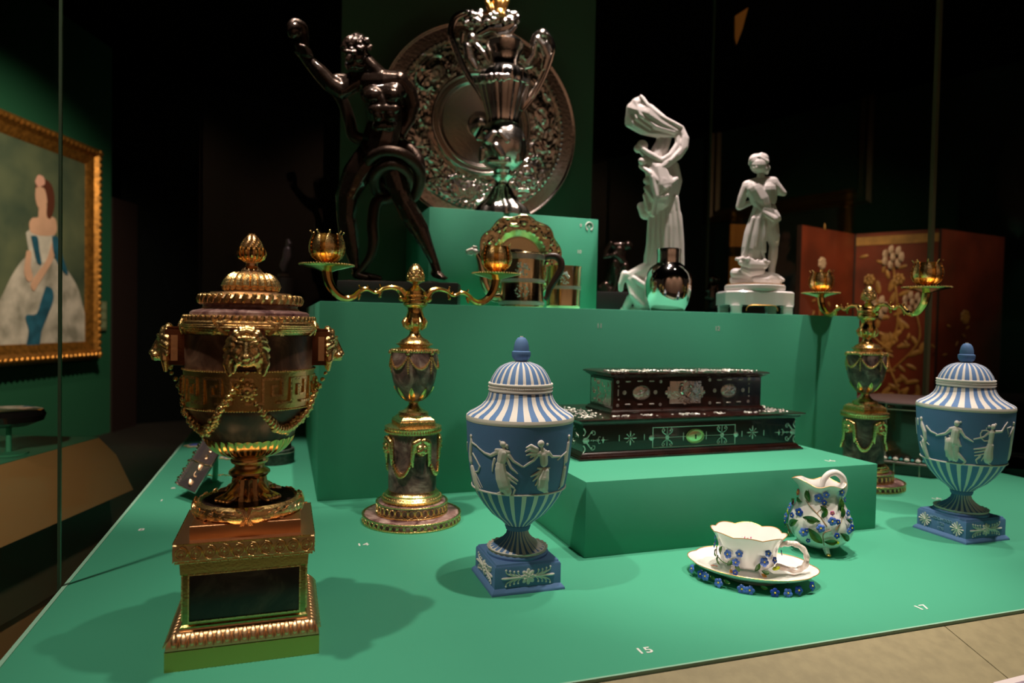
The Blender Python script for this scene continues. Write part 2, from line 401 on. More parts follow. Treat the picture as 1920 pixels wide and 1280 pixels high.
# ================================================================ the gallery
def wallbox(name, m, x0, x1, y0, y1, z0, z1): b = B(); box(b, x0, x1, y0, y1, z0, z1); return struct(name, b, m)
wallbox('floor', FLOORM, -9, 12, -3, 14, -.96, -.9)
wallbox('wall_front_added', mat('warm reflector wall', lin((190, 160, 140)), .7), -5, 7, -2.98, -2.9, -.9, 3.4)  # unseen wall added to give the metal warm reflections
wallbox('ceiling', BLACKW, -9, 12, -3, 14, 3.4, 3.46)
wallbox('wall_back', BLACKW, -9, 12, 13.9, 14, -.9, 3.4)
def fl(lat, fwd, z=0.): return RH*lat+FH*fwd+Vector((0, 0, z))
def slab(name, m, a, b_, z0, z1, th, parent=None, origin=Vector((0, 0, 0)), side=None):
    """upright slab between two floor points, thickness towards `side`"""
    a, b_ = Vector(a), Vector(b_); d = (b_-a).normalized(); n = side or Vector((-d.y, d.x, 0)); bm = B()
    v = [bm.verts.new(Vector((p.x, p.y, z))+n*t-origin) for t in (0, th) for z in (z0, z1) for p in (a, b_)]
    for q in ((0, 1, 3, 2), (4, 6, 7, 5), (0, 2, 6, 4), (1, 5, 7, 3), (0, 4, 5, 1), (2, 3, 7, 6)): bm.faces.new([v[i] for i in q])
    return obj(name, bm, m, parent)
LW = -4.53
DW = (960-207)/F; dEnd = 4.53/DW
w_ = slab('wall_left', WALLG, fl(LW, 3.), fl(LW, dEnd), -.9, 3.4, .1, side=-RH); w_['kind'] = 'structure'
t_ = slab('trim_1', mat('brown door jamb', lin((34, 18, 14)), .6), fl(LW+.02, dEnd), fl(LW+.02, dEnd+.5), -.9, 1.75, .06, side=-RH); t_['kind'] = 'structure'
w_ = slab('wall_far_left', BLACKW, fl(LW-.2, dEnd+.52), fl(1.2, 13.2), -.9, 3.4, .1, side=FH); w_['kind'] = 'structure'  # black slab stands for the dark opening
# portrait in its gilt frame
def onwall(x, y, lat=LW, off=0.):
    d = ray(x, y); l = d.dot(RH); return CO+d*((lat+off)/l)
fo = [onwall(x, y, LW, .09) for x, y in ((187, 285), (180, 668))]
dR = (fo[0].dot(FH)+fo[1].dot(FH))/2; zT = onwall(187, 283, LW, .09).z; zB = onwall(180, 672, LW, .09).z
wF = 1.75; dL = dR-wF
por = thing('portrait_painting', 'large gilt framed portrait of a woman in a white ball gown with blue ribbons', 'painting', fl(LW+.04, (dL+dR)/2, zB))
po = Vector(por.location)
Rw = Matrix((FH, RH, Vector((0, 0, 1)))).transposed()   # local x=along wall away, y=out of wall, z up
por.rotation_euler = Rw.to_euler() if Rw.determinant() > 0 else (0, 0, math.atan2(FH.y, FH.x))
hw_, hh_ = wF/2, (zT-zB)
# local axes: x along FH, y = z cross x (points to -RH side), so out of the wall is -y
FW = .20
FRM = mat('carved gilt frame', lin((205, 140, 62)), .38, .75, bump=.8, bscale=40, var=.5, vscale=25)
def barf(x0, z0, x1, z1, w0=FW):
    pass
bm = B()
rings = [(0, 0), (0, -.07), (.03, -.10), (.07, -.105), (.10, -.07), (.13, -.06), (.17, -.045), (FW, -.02), (FW, 0)]
R = []
for o_, y_ in rings: R.append([bm.verts.new((sx*(hw_-o_), y_, z)) for sx, z in ((-1, o_), (1, o_), (1, hh_-o_), (-1, hh_-o_))])
for a, b_ in zip(R, R[1:]):
    for k in range(4): bm.faces.new((a[k], a[(k+1) % 4], b_[(k+1) % 4], b_[k]))
obj('frame', bm, FRM, por, 25)
orn = B(); 
for k in range(26):
    u = (k+.5)/26
    for z, x in ((hh_-.05, -hw_+2*hw_*u), (.05, -hw_+2*hw_*u)): ell(orn, (x, -.105, z), (.028, .018, .022), 0, 'Y', 8)
for k in range(32):
    u = (k+.5)/32
    for x in (-hw_+.05, hw_-.05): ell(orn, (x, -.105, u*hh_), (.022, .018, .028), 0, 'Y', 8)
obj('carved_ornament', orn, FRM, por)
CANV = mat('painted canvas', lin((104, 112, 82)), .6, col2=lin((50, 70, 58)), vscale=2.0, fac=(.3, .7))
bm = B(); box(bm, -hw_+FW-.01, hw_-FW+.01, -.03, -.012, FW-.01, hh_-FW+.01)
obj('canvas', bm, CANV, por)
# painted figure: thin layers of paint in the plane of the canvas, measured on the wall
def cpx(x, y):     # pixel -> local xz on the canvas
    p = onwall(x, y, LW, .07)-po; return p.dot(FH), p.z
def paint(name, pts, m, lay, sp=True):
    P = [cpx(*q) for q in pts]
    if sp: P = [tuple(q) for q in spline([tuple(q) for q in P]+[tuple(P[0])], 4)][:-1]
    bm = B(); y = -.031-.001*lay
    f = bm.faces.new([bm.verts.new((x, y, z)) for x, z in P])
    e = bmesh.ops.extrude_face_region(bm, geom=[f]); 
    for v in e['geom']:
        if isinstance(v, bmesh.types.BMVert): v.co.y += .0009
    bmesh.ops.triangulate(bm, faces=bm.faces[:])
    return obj(name, bm, m, por)
SKIN = mat('painted skin', lin((226, 178, 148)), .6, var=.15, vscale=6); TULLE = mat('painted tulle', lin((212, 202, 188)), .6, col2=lin((140, 136, 122)), vscale=5)
RIB = mat('painted blue ribbon', lin((44, 104, 128)), .6, var=.5, vscale=9); HAIR = mat('painted brown hair', lin((92, 48, 32)), .6); SATIN = mat('painted satin', lin((222, 214, 200)), .6, var=.25, vscale=9)
DIA = mat('painted tiara', lin((226, 170, 150)), .6)
paint('painted_skirt', [(50, 480), (78, 478), (104, 486), (130, 512), (152, 560), (160, 652), (60, 655), (-30, 655), (-30, 600), (0, 560), (20, 520), (38, 492)], TULLE, 1)
paint('painted_hair', [(64, 352), (70, 338), (84, 336), (96, 348), (101, 372), (99, 396), (92, 410), (86, 402), (87, 376), (83, 356), (74, 350)], HAIR, 7)
paint('painted_bodice', [(48, 436), (60, 428), (80, 430), (98, 438), (104, 452), (98, 470), (96, 488), (76, 492), (58, 486), (52, 462)], SATIN, 3)
paint('painted_shoulders', [(60, 408), (74, 406), (80, 395), (88, 396), (92, 404), (104, 412), (104, 438), (80, 442), (58, 436), (54, 418)], SKIN, 4)
paint('painted_neck', [(72, 386), (86, 384), (88, 404), (72, 410)], SKIN, 5)
paint('painted_face', [(66, 350), (78, 344), (88, 356), (88, 376), (80, 390), (70, 388), (65, 370)], SKIN, 6)
paint('painted_tiara', [(64, 340), (70, 328), (80, 332), (82, 345), (70, 350)], DIA, 8)
paint('painted_arm', [(97, 450), (103, 468), (94, 494), (72, 530), (62, 545), (56, 532), (68, 512), (84, 490), (92, 468)], SKIN, 8)
paint('painted_arm', [(48, 470), (57, 472), (56, 500), (60, 520), (52, 528), (44, 510)], SKIN, 8)
paint('painted_ribbon', [(96, 442), (108, 446), (112, 470), (126, 512), (118, 510), (104, 488), (98, 470)], RIB, 9)
paint('painted_ribbon', [(56, 442), (68, 444), (72, 470), (76, 494), (68, 492), (62, 470)], RIB, 9)
paint('painted_sash', [(84, 536), (96, 542), (98, 562), (88, 590), (76, 620), (70, 650), (48, 652), (52, 620), (46, 592), (66, 588), (76, 560)], RIB, 10)
lab = thing('wall_label', 'small pale caption label on the green wall right of the portrait', 'label', fl(LW+.02, onwall(186, 592).dot(FH), onwall(186, 592).z))
lab.rotation_euler = por.rotation_euler
bm = B(); box(bm, -.09, .09, -.01, 0, -.16, .16, .002); obj('card', bm, mat('pale label card', lin((120, 128, 92)), .6), lab)
for k in range(3):
    bm = B(); box(bm, -.075, .075, -.0115, -.01, -.13+k*.1, -.06+k*.1); obj('text_block', bm, mat('faint text grey', lin((140, 148, 112)), .6), lab)
# second display case on the left, along the view direction
c2 = thing('neighbouring_display_case', 'second display case beyond the left glass with green top and tan label rail', 'display case', fl(-1.9, 1.6, -.9))
co = Vector(c2.location)
E2 = (960-235)/F; e2 = 1.33/E2
def prism(name, m, sec, f0, f1, parent=c2, origin=co):
    bm = B(); A = [bm.verts.new(fl(l, f0, z)-origin) for l, z in sec]; C_ = [bm.verts.new(fl(l, f1, z)-origin) for l, z in sec]
    n = len(sec)
    for i in range(n): bm.faces.new((A[i], A[(i+1) % n], C_[(i+1) % n], C_[i]))
    bm.faces.new(A); bm.faces.new(C_); return obj(name, bm, m, parent)
prism('deck', GREEN, [(-1.42, 0), (-1.42, -.04), (-2.1, -.04), (-2.1, 0)], .6, e2)
RT = mat('warm tan laminate', lin((190, 150, 100)), .55, bump=.1, bscale=300)
prism('label_rail', RT, [(-1.42, -.002), (-1.36, -.06), (-1.30, -.18), (-1.34, -.18), (-1.42, -.04)], .6, e2)
prism('fascia', OLIVE, [(-1.40, -.05), (-1.36, -.42), (-2.08, -.42), (-2.08, -.05)], .62, e2)
prism('base', RT, [(-1.37, -.42), (-1.37, -.9), (-2.08, -.9), (-2.08, -.42)], .62, e2)
bowl = thing('black_bowl', 'black round bowl on a thin green stand beyond the left glass', 'bowl', fl(-1.50, 2.02, 0))
bf = Frame(*bowl.location); 
obj('bowl', lathe([(.0, .085), (.05, .085), (.088, .10), (.094, .118), (.086, .132), (.06, .138), (0, .136)], 40), mat('black polished stone', (.012, .01, .012), .12, coat=.5), bowl)
obj('stand', lathe([(.05, 0), (.05, .004), (.008, .008), (.007, .083), (.02, .087), (0, .088)], 24), GREEN, bowl)
# folding screen on the right
SM = mat('red brown lacquer silk', lin((118, 46, 22)), .45, var=.45, vscale=3.5, bump=.1, bscale=60)
SMD = mat('dark panel edge', lin((40, 16, 10)), .5)
EMB = mat('gold embroidery', lin((176, 128, 62)), .5, var=.4, vscale=12); EMW = mat('pale embroidered petals', lin((186, 156, 128)), .5)
scr = thing('folding_screen', 'red brown three panel folding screen embroidered with pale flowers', 'screen', atd(1690, 600, 5.6)*1); scr.location.z = -.9
so = Vector(scr.location)
pts = [atd(1503, 412, 5.3), atd(1604, 420, 5.75), atd(1765, 415, 5.35), atd(1886, 420, 5.75)]
rnd = random.Random(3)
for i in range(3):
    a, c_ = pts[i].copy(), pts[i+1].copy(); zt = 1.24
    a.z = c_.z = 0
    d = (c_-a).normalized(); n = Vector((d.y, -d.x, 0)); n = n if n.dot(CW) < 0 else -n
    pn = slab('screen_panel', SM, a+d*.012, c_-d*.012, -.88, zt, .03, scr, so, side=-n)
    slab('panel_edge', SMD, a-d*.0, a+d*.012, -.88, zt, .034, pn, so, side=-n); slab('panel_edge', SMD, c_-d*.012, c_, -.88, zt, .034, pn, so, side=-n)
    if i == 1: slab('top_border', EMB, a+d*.012, c_-d*.012, zt-.10, zt-.03, .004, pn, so, side=n)
    L_ = (c_-a).length
    def pt(u, z, k=.004): return a+d*(u*L_)+Vector((0, 0, z))+n*k-so
    em = B(); ew = B()
    def bloom(bmx, u, z, r):
        for k in range(7):
            t = TAU*k/7; p = pt(u+r*.62*math.cos(t)/L_, z+r*.62*math.sin(t)); ell(bmx, p, (r*.42, .008, r*.42), 0, 'Y', 8)
        ell(bmx, pt(u, z), (r*.4, .012, r*.4), 0, 'Y', 8)
    def leaf(u, z, t, s=.05):
        ell(em, (0, 0, 0), (s, .004, s*.36), t, 'Y', 8, post=lambda v: pt(u+v.x/L_, z+v.z)+n*v.y)
    if i == 1:
        bloom(ew, .48, 1.03, .10); bloom(ew, .30, .62, .11); bloom(ew, .72, .66, .09); bloom(em, .55, .85, .05); bloom(em, .86, .78, .05); bloom(em, .2, .85, .05)
        st = spline([(.55, -.4), (.6, -.1), (.45, .2), (.55, .5), (.48, .95)], 8)
        tube(em, [pt(u, z) for u, z in st], .008, 5)
        for s2 in (((.5, .1), (.8, .35), (.75, .6)), ((.5, .25), (.25, .4), (.3, .6))): tube(em, [pt(u, z) for u, z in spline(s2, 6)], .007, 5)
        for k in range(90):
            u, z = st[rnd.randrange(len(st))]; leaf(min(.94, max(.06, u+rnd.gauss(0, .16))), z+rnd.gauss(0, .1), rnd.random()*PI, .03+.03*rnd.random())
    elif i == 0:
        bloom(ew, .38, .96, .05); tube(em, [pt(u, z) for u, z in spline([(.42, .2), (.36, .6), (.38, .95)], 6)], .006, 5)
        for k in range(10): leaf(.38+rnd.gauss(0, .08), .6+rnd.gauss(0, .2), rnd.random()*PI, .03)
    else:
        bloom(em, .4, .55, .06)
        for k in range(12): leaf(.4+rnd.gauss(0, .14), .3+rnd.gauss(0, .3), rnd.random()*PI, .03)
    obj('embroidered_leaves', em, EMB, pn)
    if i < 2: obj('embroidered_flowers', ew, EMW, pn)
    else: ew.free()
# dark framed picture high on the angled far right wall
va = (ray(-60, 590)*-1); va.z = 0; va.normalize()      # wall runs toward the right and nearer
A0 = atd(1640, 300, 8.6); A0.z = 0
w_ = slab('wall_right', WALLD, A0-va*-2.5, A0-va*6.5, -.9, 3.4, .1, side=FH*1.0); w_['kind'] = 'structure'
nW = Vector((va.y, -va.x, 0)); nW = nW if nW.dot(CW) < 0 else -nW
def onfar(x, y, off=0.):
    d = ray(x, y); q = A0+nW*off-CO; return CO+d*(q.dot(nW)/d.dot(nW))
pic = thing('dark_framed_picture', 'very large dark picture in a carved frame high on the dim far wall', 'painting', onfar(1500, 300)); pp = Vector(pic.location)
xr = (onfar(1640, 300)-A0).dot(va); xl = (onfar(1332, 300)-A0).dot(va); zt = onfar(1640, 0).z+.02; zb_ = zt-2.6
DFR = mat('dim carved frame', lin((88, 70, 40)), .4, .5, bump=.9, bscale=30)
def far(u, z, k): return A0+va*u+Vector((0, 0, z))+nW*k-pp
bm = B(); R = []
zt = onfar(1480, 55).z
for o_, k in ((0, 0), (0, .06), (.05, .1), (.1, .05), (.16, .07), (.2, .02)): R.append([bm.verts.new(far(*q, k)) for q in ((xl+o_, zb_+o_), (xr-o_, zb_+o_), (xr-o_, zt-o_), (xl+o_, zt-o_))])
for a, c_ in zip(R, R[1:]):
    for k in range(4): bm.faces.new((a[k], a[(k+1) % 4], c_[(k+1) % 4], c_[k]))
obj('frame', bm, DFR, pic, 25)
bm = B(); bm.faces.new([bm.verts.new(far(*q, .02)) for q in ((xl+.19, zb_+.19), (xr-.19, zb_+.19), (xr-.19, zt-.19), (xl+.19, zt-.19))]); obj('canvas', bm, mat('dark old canvas', lin((18, 48, 32)), .5, col2=lin((14, 26, 16)), vscale=1.5), pic)
# amber light on the far wall, put in as amber coloured boards
AMB = mat('amber light on wall', lin((205, 130, 40)), .6)
ab = thing('amber_lit_wall', 'two small amber squares of lit wall seen far behind the male figurine', 'panel', atd(1383, 470, 4.3)); aq = Vector(ab.location)
for y0, y1 in ((420, 462), (481, 540)):
    a, c_ = atd(1368, 500, 4.3), atd(1397, 500, 4.3); slab('board', AMB, a, c_, zof(a.x, a.y, y1), zof(a.x, a.y, y0), .02, ab, aq, side=FH)
ab2 = thing('amber_lit_wedge', 'narrow amber wedge of lit wall high above the male figurine', 'panel', atd(1388, 50, 4.3)); aq = Vector(ab2.location)  # wedge of light on the wall, built as a coloured board
bm = B(); P_ = [atd(x, y, 4.3)-aq for x, y in ((1378, 30), (1403, 14), (1392, 55), (1381, 84), (1378, 70))]
f = bm.faces.new([bm.verts.new(p) for p in P_]); e = bmesh.ops.extrude_face_region(bm, geom=[f])
for v in e['geom']:
    if isinstance(v, bmesh.types.BMVert): v.co += FH*.02
obj('board', bm, AMB, ab2)
spot('amber_fill', (2.0, 3.3, 2.4), atd(1383, 460, 4.3), 9, 95, .8, .03, (1, .8, .5))  # added lamp that brightens the amber boards
# ceiling lamp seen as a point of light
lp = atd(1320, 17, 6.5)
lamp = thing('ceiling_downlight', 'tiny glowing ceiling downlight near the top of the dark background', 'lamp', lp)
LM = bpy.data.materials.new('lamp glow'); LM.use_nodes = True; b_ = LM.node_tree.nodes['Principled BSDF']; b_.inputs['Emission Color'].default_value = (1, .9, .9, 1); b_.inputs['Emission Strength'].default_value = 1.2
obj('bulb', ell(B(), (0, 0, 0), (.035, .035, .022)), LM, lamp)
obj('housing', lathe([(.03, .015), (.05, .03), (.05, .12), (0, .12)], 20), DARK, lamp)
# ================================================================ the big gilt perfume urn
ux_, uy_ = -.043, .963
urn = thing('perfume_urn', 'tall gilt and dark stone lidded urn with lion masks on a square pedestal', 'urn', (ux_, uy_, 0))
U = Frame(ux_, uy_, 0); US = U.s
def zc(h, py): return zof(ux_-h, uy_-h, py)      # height of a front left corner of a square tier
zb1, zb2 = zc(.088, 1223.5), zc(.074, 1184)
zd, zn1, zn2 = zc(.0733, 1075), zc(.080, 1059), zc(.0810, 1023)
zs0, zs1 = zn2, zc(.0645, 987)
obj('base_plinth', rect_ring([(0, 0), (0, zb1-.001), (-.001, zb1)], -.088, .088, -.088, .088), BRASS, urn)
qr = [(-.0005-(.0135)*(1-math.cos(t)), zb1+(zb2-zb1)*math.sin(t)) for t in [PI/2*k/6 for k in range(7)]]
m_ = obj('leaf_moulding', rect_ring([(0, zb1)]+qr+[(-.0146, zb2+.002)], -.088, .088, -.088, .088), COPPER, urn)
def leafbump(n, h0, bm, side, wfac=1.):
    for k in range(n):
        u = -h0+(k+.5)*2*h0/n; R = Matrix.Rotation(side*PI/2, 3, 'Z')
        ell(bm, (0, 0, 0), (h0/n*.86, .0035, (zb2-zb1)*.52), 0, 'X', 10, post=lambda v: R@(Matrix.Rotation(-.75, 3, 'X')@v+Vector((u, -.0826, zb1+(zb2-zb1)*.62))))
        ell(bm, (0, 0, 0), (h0/n*.25, .0022, (zb2-zb1)*.5), 0, 'X', 8, post=lambda v: R@(Matrix.Rotation(-.75, 3, 'X')@v+Vector((u+h0/n, -.0850, zb1+(zb2-zb1)*.5))))
for s_ in range(4):
    b = B(); leafbump(17, .083, b, s_); obj('carved_leaves', b, COPPER, m_)
obj('dado', rect_ring([(.0, zb2), (0, zb2+.004), (-.0025, zb2+.006), (-.0025, zd-.004), (0, zd-.002), (.001, zn1)], -.0735, .0735, -.0735, .0735), mat('dark polished gilt', (.42, .36, .13), .22, 1, bump=.1, bscale=400), urn)
for s_ in range(4):
    R = Matrix.Rotation(s_*PI/2, 4, 'Z')
    b = B(); box(b, -.0635, .0635, -.0722, -.0702, zb2+.010, zd-.004, .0008, M=R); st = obj('stone_panel', b, BJOHN, urn)
    b = B()
    for x0, x1, z0, z1 in ((-.065, .065, zb2+.0085, zb2+.0102), (-.065, .065, zd-.0042, zd-.0026), (-.065, -.0634, zb2+.0102, zd-.0042), (.0634, .065, zb2+.0102, zd-.0042)): box(b, x0, x1, -.0734, -.0705, z0, z1, M=R)
    obj('panel_frame', b, GILT, st)
obj('cornice', rect_ring([(-.0035, zn1), (-.002, zn1+.003), (.0, zn1+.004), (.0, zn2-.001), (-.001, zn2)], -.081, .081, -.081, .081), COPPER, urn)
for s_ in range(4):
    R = Matrix.Rotation(s_*PI/2, 4, 'Z'); zm = (zn1+zn2)/2+.001; hh = (zn2-zn1)*.30
    b = B()
    for k in range(10):
        x = -.0715+k*.0143/.9
        tube(b, [R@Vector((x+hh*.95*math.cos(t), -.0812, zm+hh*.95*math.sin(t))) for t in [TAU*j/14 for j in range(14)]], .0006, 4, close=True)
        tube(b, [R@Vector((x+hh*.55*math.cos(t), -.0812, zm+hh*.55*math.sin(t))) for t in [TAU*j/10 for j in range(10)]], .0006, 4, close=True)
        ell(b, R@Vector((x, -.0812, zm)), (.0014, .0012, .0014), 0, 'Y', 8)
        if k < 9:
            p2 = [(x-.001, zm+hh*1.25), (x+.005, zm+hh*.9), (x+.0079, zm), (x+.0108, zm-hh*.9), (x+.0170, zm-hh*1.25)]
            tube(b, [R@Vector((q, -.0812, z)) for q, z in spline(p2, 4)], .0009, 4)
    for z in (zm-hh*1.6, zm+hh*1.6): box(b, -.077, .077, -.0818, -.0805, z-.0006, z+.0006, M=R)
    obj('scroll_frieze', b, GILT, urn)
    b = B()
    for k in range(13):
        x = -.072+k*.012
        cap(b, R@Vector((x-.0030, -.0782, zn1+.0005)), R@Vector((x+.0030, -.0782, zn1+.0005)), .0013, .0013, 8)
        ell(b, R@Vector((x+.006, -.0782, zn1+.0005)), (.0013, .0013, .0016), 0, 'Y', 8)
    obj('bead_moulding', b, GILT, urn)
obj('square_slab', rect_ring([(0, zs0-.001), (0, zs1-.0006), (-.0006, zs1)], -.0645, .0645, -.0645, .0645), mat('warm copper slab', (.70, .36, .18), .34, 1, bump=.1, bscale=500), urn)
zr = zs1
def UP(pts): return [(h*US, U.z(y)) for h, y in pts]
Pr = UP([(81, 931), (85, 929), (93, 933), (97, 941), (96.5, 948), (92, 955), (86, 959)]); Pr = Pr+[(80*US, zr), (0, zr)]; Pr = [(81*US, Pr[0][1]-.002)]+Pr
ring_ = obj('wreath_ring', lathe(Pr, 96, cap=False), GILT, urn)
b = B(); rn = random.Random(5)
zmid = U.z(943)
for k in range(110):
    t = TAU*k/110; t2 = t+rn.uniform(-.02, .02); e = rn.uniform(-.9, .9)
    rr = (88+8*math.cos(e))*US; zz = zmid+e*.010
    ell(b, (0, 0, 0), (.0048, .0014, .0022), rn.uniform(-.6, .6), 'Y', 8, post=lambda v: Matrix.Rotation(t2+PI/2, 3, 'Z')@v+Vector((rr*math.cos(t2), rr*math.sin(t2), zz)))
for q in range(4):
    for sg in (-1, 1):
        for j in (-1, 0, 1):
            tube(b, [((88+9.5*math.cos(e))*US*math.cos(-PI/2+q*PI/2+sg*e*.075+j*.03), (88+9.5*math.cos(e))*US*math.sin(-PI/2+q*PI/2+sg*e*.075+j*.03), zmid+e*.0105) for e in [-1.1+2.2*i/8 for i in range(9)]], .0009, 5)
obj('wreath_leaves', b, COPPER, ring_)
ztop = Pr[0][1]
obj('stone_disc', lathe([(0, ztop-.001), (82*US, ztop-.001), (82*US, ztop+.001), (0, ztop+.0015)], 64), BJOHN, urn)
# four lion paws gathered under a fluted stem
zp = ztop+.001
for q in range(4):
    a = -PI/2+(q+.5)*PI/2
    b = B()
    R = Matrix.Rotation(a, 3, 'Z')
    def L(x, y, z): v = R@Vector((x, y, 0)); return (v.x, v.y, zp/1+z)
    chainp = [(.018, 0, .018, .0078), (.025, 0, .012, .0078), (.033, 0, .0075, .0078)]
    for p0, p1 in zip(chainp, chainp[1:]): cap(b, L(*p0[:3]), L(*p1[:3]), p0[3], p1[3], 10)
    for j in (-1.5, -.5, .5, 1.5):
        cap(b, L(.034, j*.0055, .0075), L(.0425, j*.0064, .0052), .0046, .0040, 8); cap(b, L(.0415, j*.0054, .0034), L(.0445, j*.0056, .002), .002, .001, 6)
    for j in range(7): ell(b, L(.027+.003*(j % 3), (j-3)*.0030, .013-.0014*abs(j-3)), (.0026, .0026, .003), 0, 'Y', 8)
    me = remesh(b, .0009, 1); obj('lion_paw', me, COPPER, urn)
st = UP([(28, 922), (31, 912), (29, 902), (28, 893), (31, 891), (34, 888), (36.5, 884.5), (36, 881), (31, 877), (27, 874), (26, 870), (28, 867.5), (32, 865), (33.5, 861), (32, 857), (33, 855.5)])
st[0] = (34*US, zp)
obj('stem', lathe(st, 64, mod=lambda t, i, r, z: (r*(1+.07*math.cos(12*t)) if i < 4 else r, z)), mat('aged gilt stem', (.75, .46, .20), .24, 1, bump=.2, bscale=300), urn)
gp = UP([(33, 856), (44, 851), (55, 846), (64, 839), (70, 832), (75, 825), (78.5, 818)])
obj('gadrooned_cup', lathe(gp+[(77*US, gp[-1][1]-.001)], 30*6, mod=lambda t, i, r, z: (r*(1+.035*min(1, i/2)*(abs(math.sin(t*15))-.4)), z+(.0022*abs(math.sin(t*15)) if i == 6 else 0)), cap=False), GILTB, urn)
body = UP([(76, 821), (77.5, 817), (83, 802), (91, 790), (98, 778), (104, 768), (108, 758), (110, 745), (111, 720), (111.5, 689), (112, 660), (112, 627)])
BODYM = mat('warm brown fluorspar', (.06, .026, .02), .1, spec=.7, coat=.6)
_b = stone('bowl fluorspar', (.030, .013, .012), (.10, .045, .028), (.30, .16, .10), 16, .34)
obj('stone_body', lathe([(0, body[0][1])]+body, 96, cap=False), _b, urn)
def rad(P):
    P = sorted([(z, r) for r, z in P])
    def f(z):
        if z <= P[0][0]: return P[0][1]
        for (a, ra), (c_, rc) in zip(P, P[1:]):
            if z <= c_: return ra+(rc-ra)*(z-a)/(c_-a)
        return P[-1][1]
    return f
UR = rad(body)
zk0, zk1 = U.z(757), U.z(689)
band = obj('greek_key_band', lathe([(UR(zk0)-.001, zk0), (UR(zk0)+.0015, zk0), (UR(zk1)+.0015, zk1), (UR(zk1)-.001, zk1)], 96, cap=False), mat('satin gilt band', (.80, .58, .22), .3, 1, bump=.15, bscale=400), urn)
b = B(); NK = 14; W_ = TAU/NK; zm = (zk0+zk1)/2; H_ = (zk1-zk0)*.31
for k in range(NK):
    a = k*W_; w6 = W_/6.4; h = H_*2/5
    P_ = [(0, -H_), (0, H_), (4.2*w6, H_), (4.2*w6, -H_+h*1.6), (2*w6, -H_+h*1.6), (2*w6, H_-h*1.5), (2.9*w6, H_-h*1.5)]
    P2 = [(4.9*w6+.0, -H_), (6.4*w6, -H_)]
    for PP in (P_, [(3.1*w6, -H_), (6.4*w6, -H_)]):
        for (a0, z0), (a1, z1) in zip(PP, PP[1:]):
            n = max(1, int(abs(a1-a0)/.06)+1)
            for i in range(n):
                u0, u1 = a0+(a1-a0)*i/n, a0+(a1-a0)*(i+1)/n; z0_, z1_ = z0+(z1-z0)*i/n, z0+(z1-z0)*(i+1)/n
                ulo, uhi = min(u0, u1)-.017*(u0 == u1 or True), max(u0, u1)+.017; zlo, zhi = min(z0_, z1_)-.0014, max(z0_, z1_)+.0014
                r0 = UR(zm)+.001; vs = []
                for r in (r0, r0+.0022):
                    for (u, z) in ((ulo, zlo), (uhi, zlo), (uhi, zhi), (ulo, zhi)): vs.append(b.verts.new((r*math.cos(a+u), r*math.sin(a+u), zm+z)))
                for q in ((0, 1, 2, 3), (4, 5, 6, 7), (0, 1, 5, 4), (1, 2, 6, 5), (2, 3, 7, 6), (3, 0, 4, 7)): b.faces.new([vs[j] for j in q])
obj('greek_key', b, GILT, band, 20)
for z in (zk0, zk1):
    b = B()
    for k in range(150): t = TAU*k/150; ell(b, ((UR(z)+.0018)*math.cos(t), (UR(z)+.0018)*math.sin(t), z), (.0017, .0017, .0014), 0, 'Y', 6)
    obj('bead_row', b, GILT, band)
# lid shoulders
tor = UP([(110, 627), (115, 624.5), (120.5, 617), (121.5, 611), (119.5, 604.5), (116, 602)])
sh = obj('reeded_torus', lathe(tor, 128, mod=lambda t, i, r, z: (r*(1+(.004 if i in (2, 4) else -.004 if i == 3 else 0)), z), cap=False), GILT, urn)
b = B()
for q in range(8):
    a = PI/2*q/2+.39
    for sg in (-1, 1):
        for j in (-.02, .0, .02): tube(b, [((112+9.6*math.cos(e))*US*math.cos(a+sg*e*.09+j), (112+9.6*math.cos(e))*US*math.sin(a+sg*e*.09+j), U.z(613)+e*.0085) for e in [-1.1+2.2*i/8 for i in range(9)]], .0008, 5)
for zz in (606, 609.5, 613, 616.5, 620): tube(b, [((112+9.4*math.cos((613-zz)/9))*US*math.cos(t), (112+9.4*math.cos((613-zz)/9))*US*math.sin(t), U.z(zz)) for t in [TAU*k/80 for k in range(80)]], .0009, 5, close=True)
obj('ribbon_reeds', b, GILT, sh)
def beadt(hw, y, n, rv, m, nm, par, tilt=.0, st=1.35):
    b = B()
    for k in range(n):
        t = TAU*k/n; R = Matrix.Rotation(t+PI/2, 3, 'Z')
        ell(b, (0, 0, 0), (math.pi*hw*US/n*.92, rv*.9, rv*st), tilt, 'Y', 8, post=lambda v: R@v+Vector((hw*US*math.cos(t), hw*US*math.sin(t), U.z(y))))
    return obj(nm, b, m, par)
ledge = obj('lid_ledge', lathe(UP([(115, 602), (115, 596), (108, 594), (104, 592)]), 96), COPPER, urn)
beadt(112, 598, 60, .0038, GILT, 'bead_row', ledge, .3)
obj('stone_neck', lathe(UP([(104, 594), (103, 587), (98, 583.5), (86, 581), (82, 577), (82, 571)]), 96), BJOHNP, urn)
gd = obj('gadroon_ring', lathe(UP([(82, 573), (89, 570), (90, 562), (86, 556), (75, 553.5)]), 96), COPPER, urn)
beadt(85.5, 562.5, 38, .0062, GILT, 'gadroon_beads', gd, .35, 1.25)
dome = obj('lid_dome', lathe(UP([(75, 554), (70, 551), (69.5, 549.5), (47, 548), (45, 543), (44, 537), (40, 527), (35, 519), (28, 513), (18.5, 510.5), (18, 507), (15.5, 504), (10.5, 499), (10, 494), (12, 491), (19, 485), (22, 476), (21.5, 471)]), 64), COPPER, urn)
b = B()
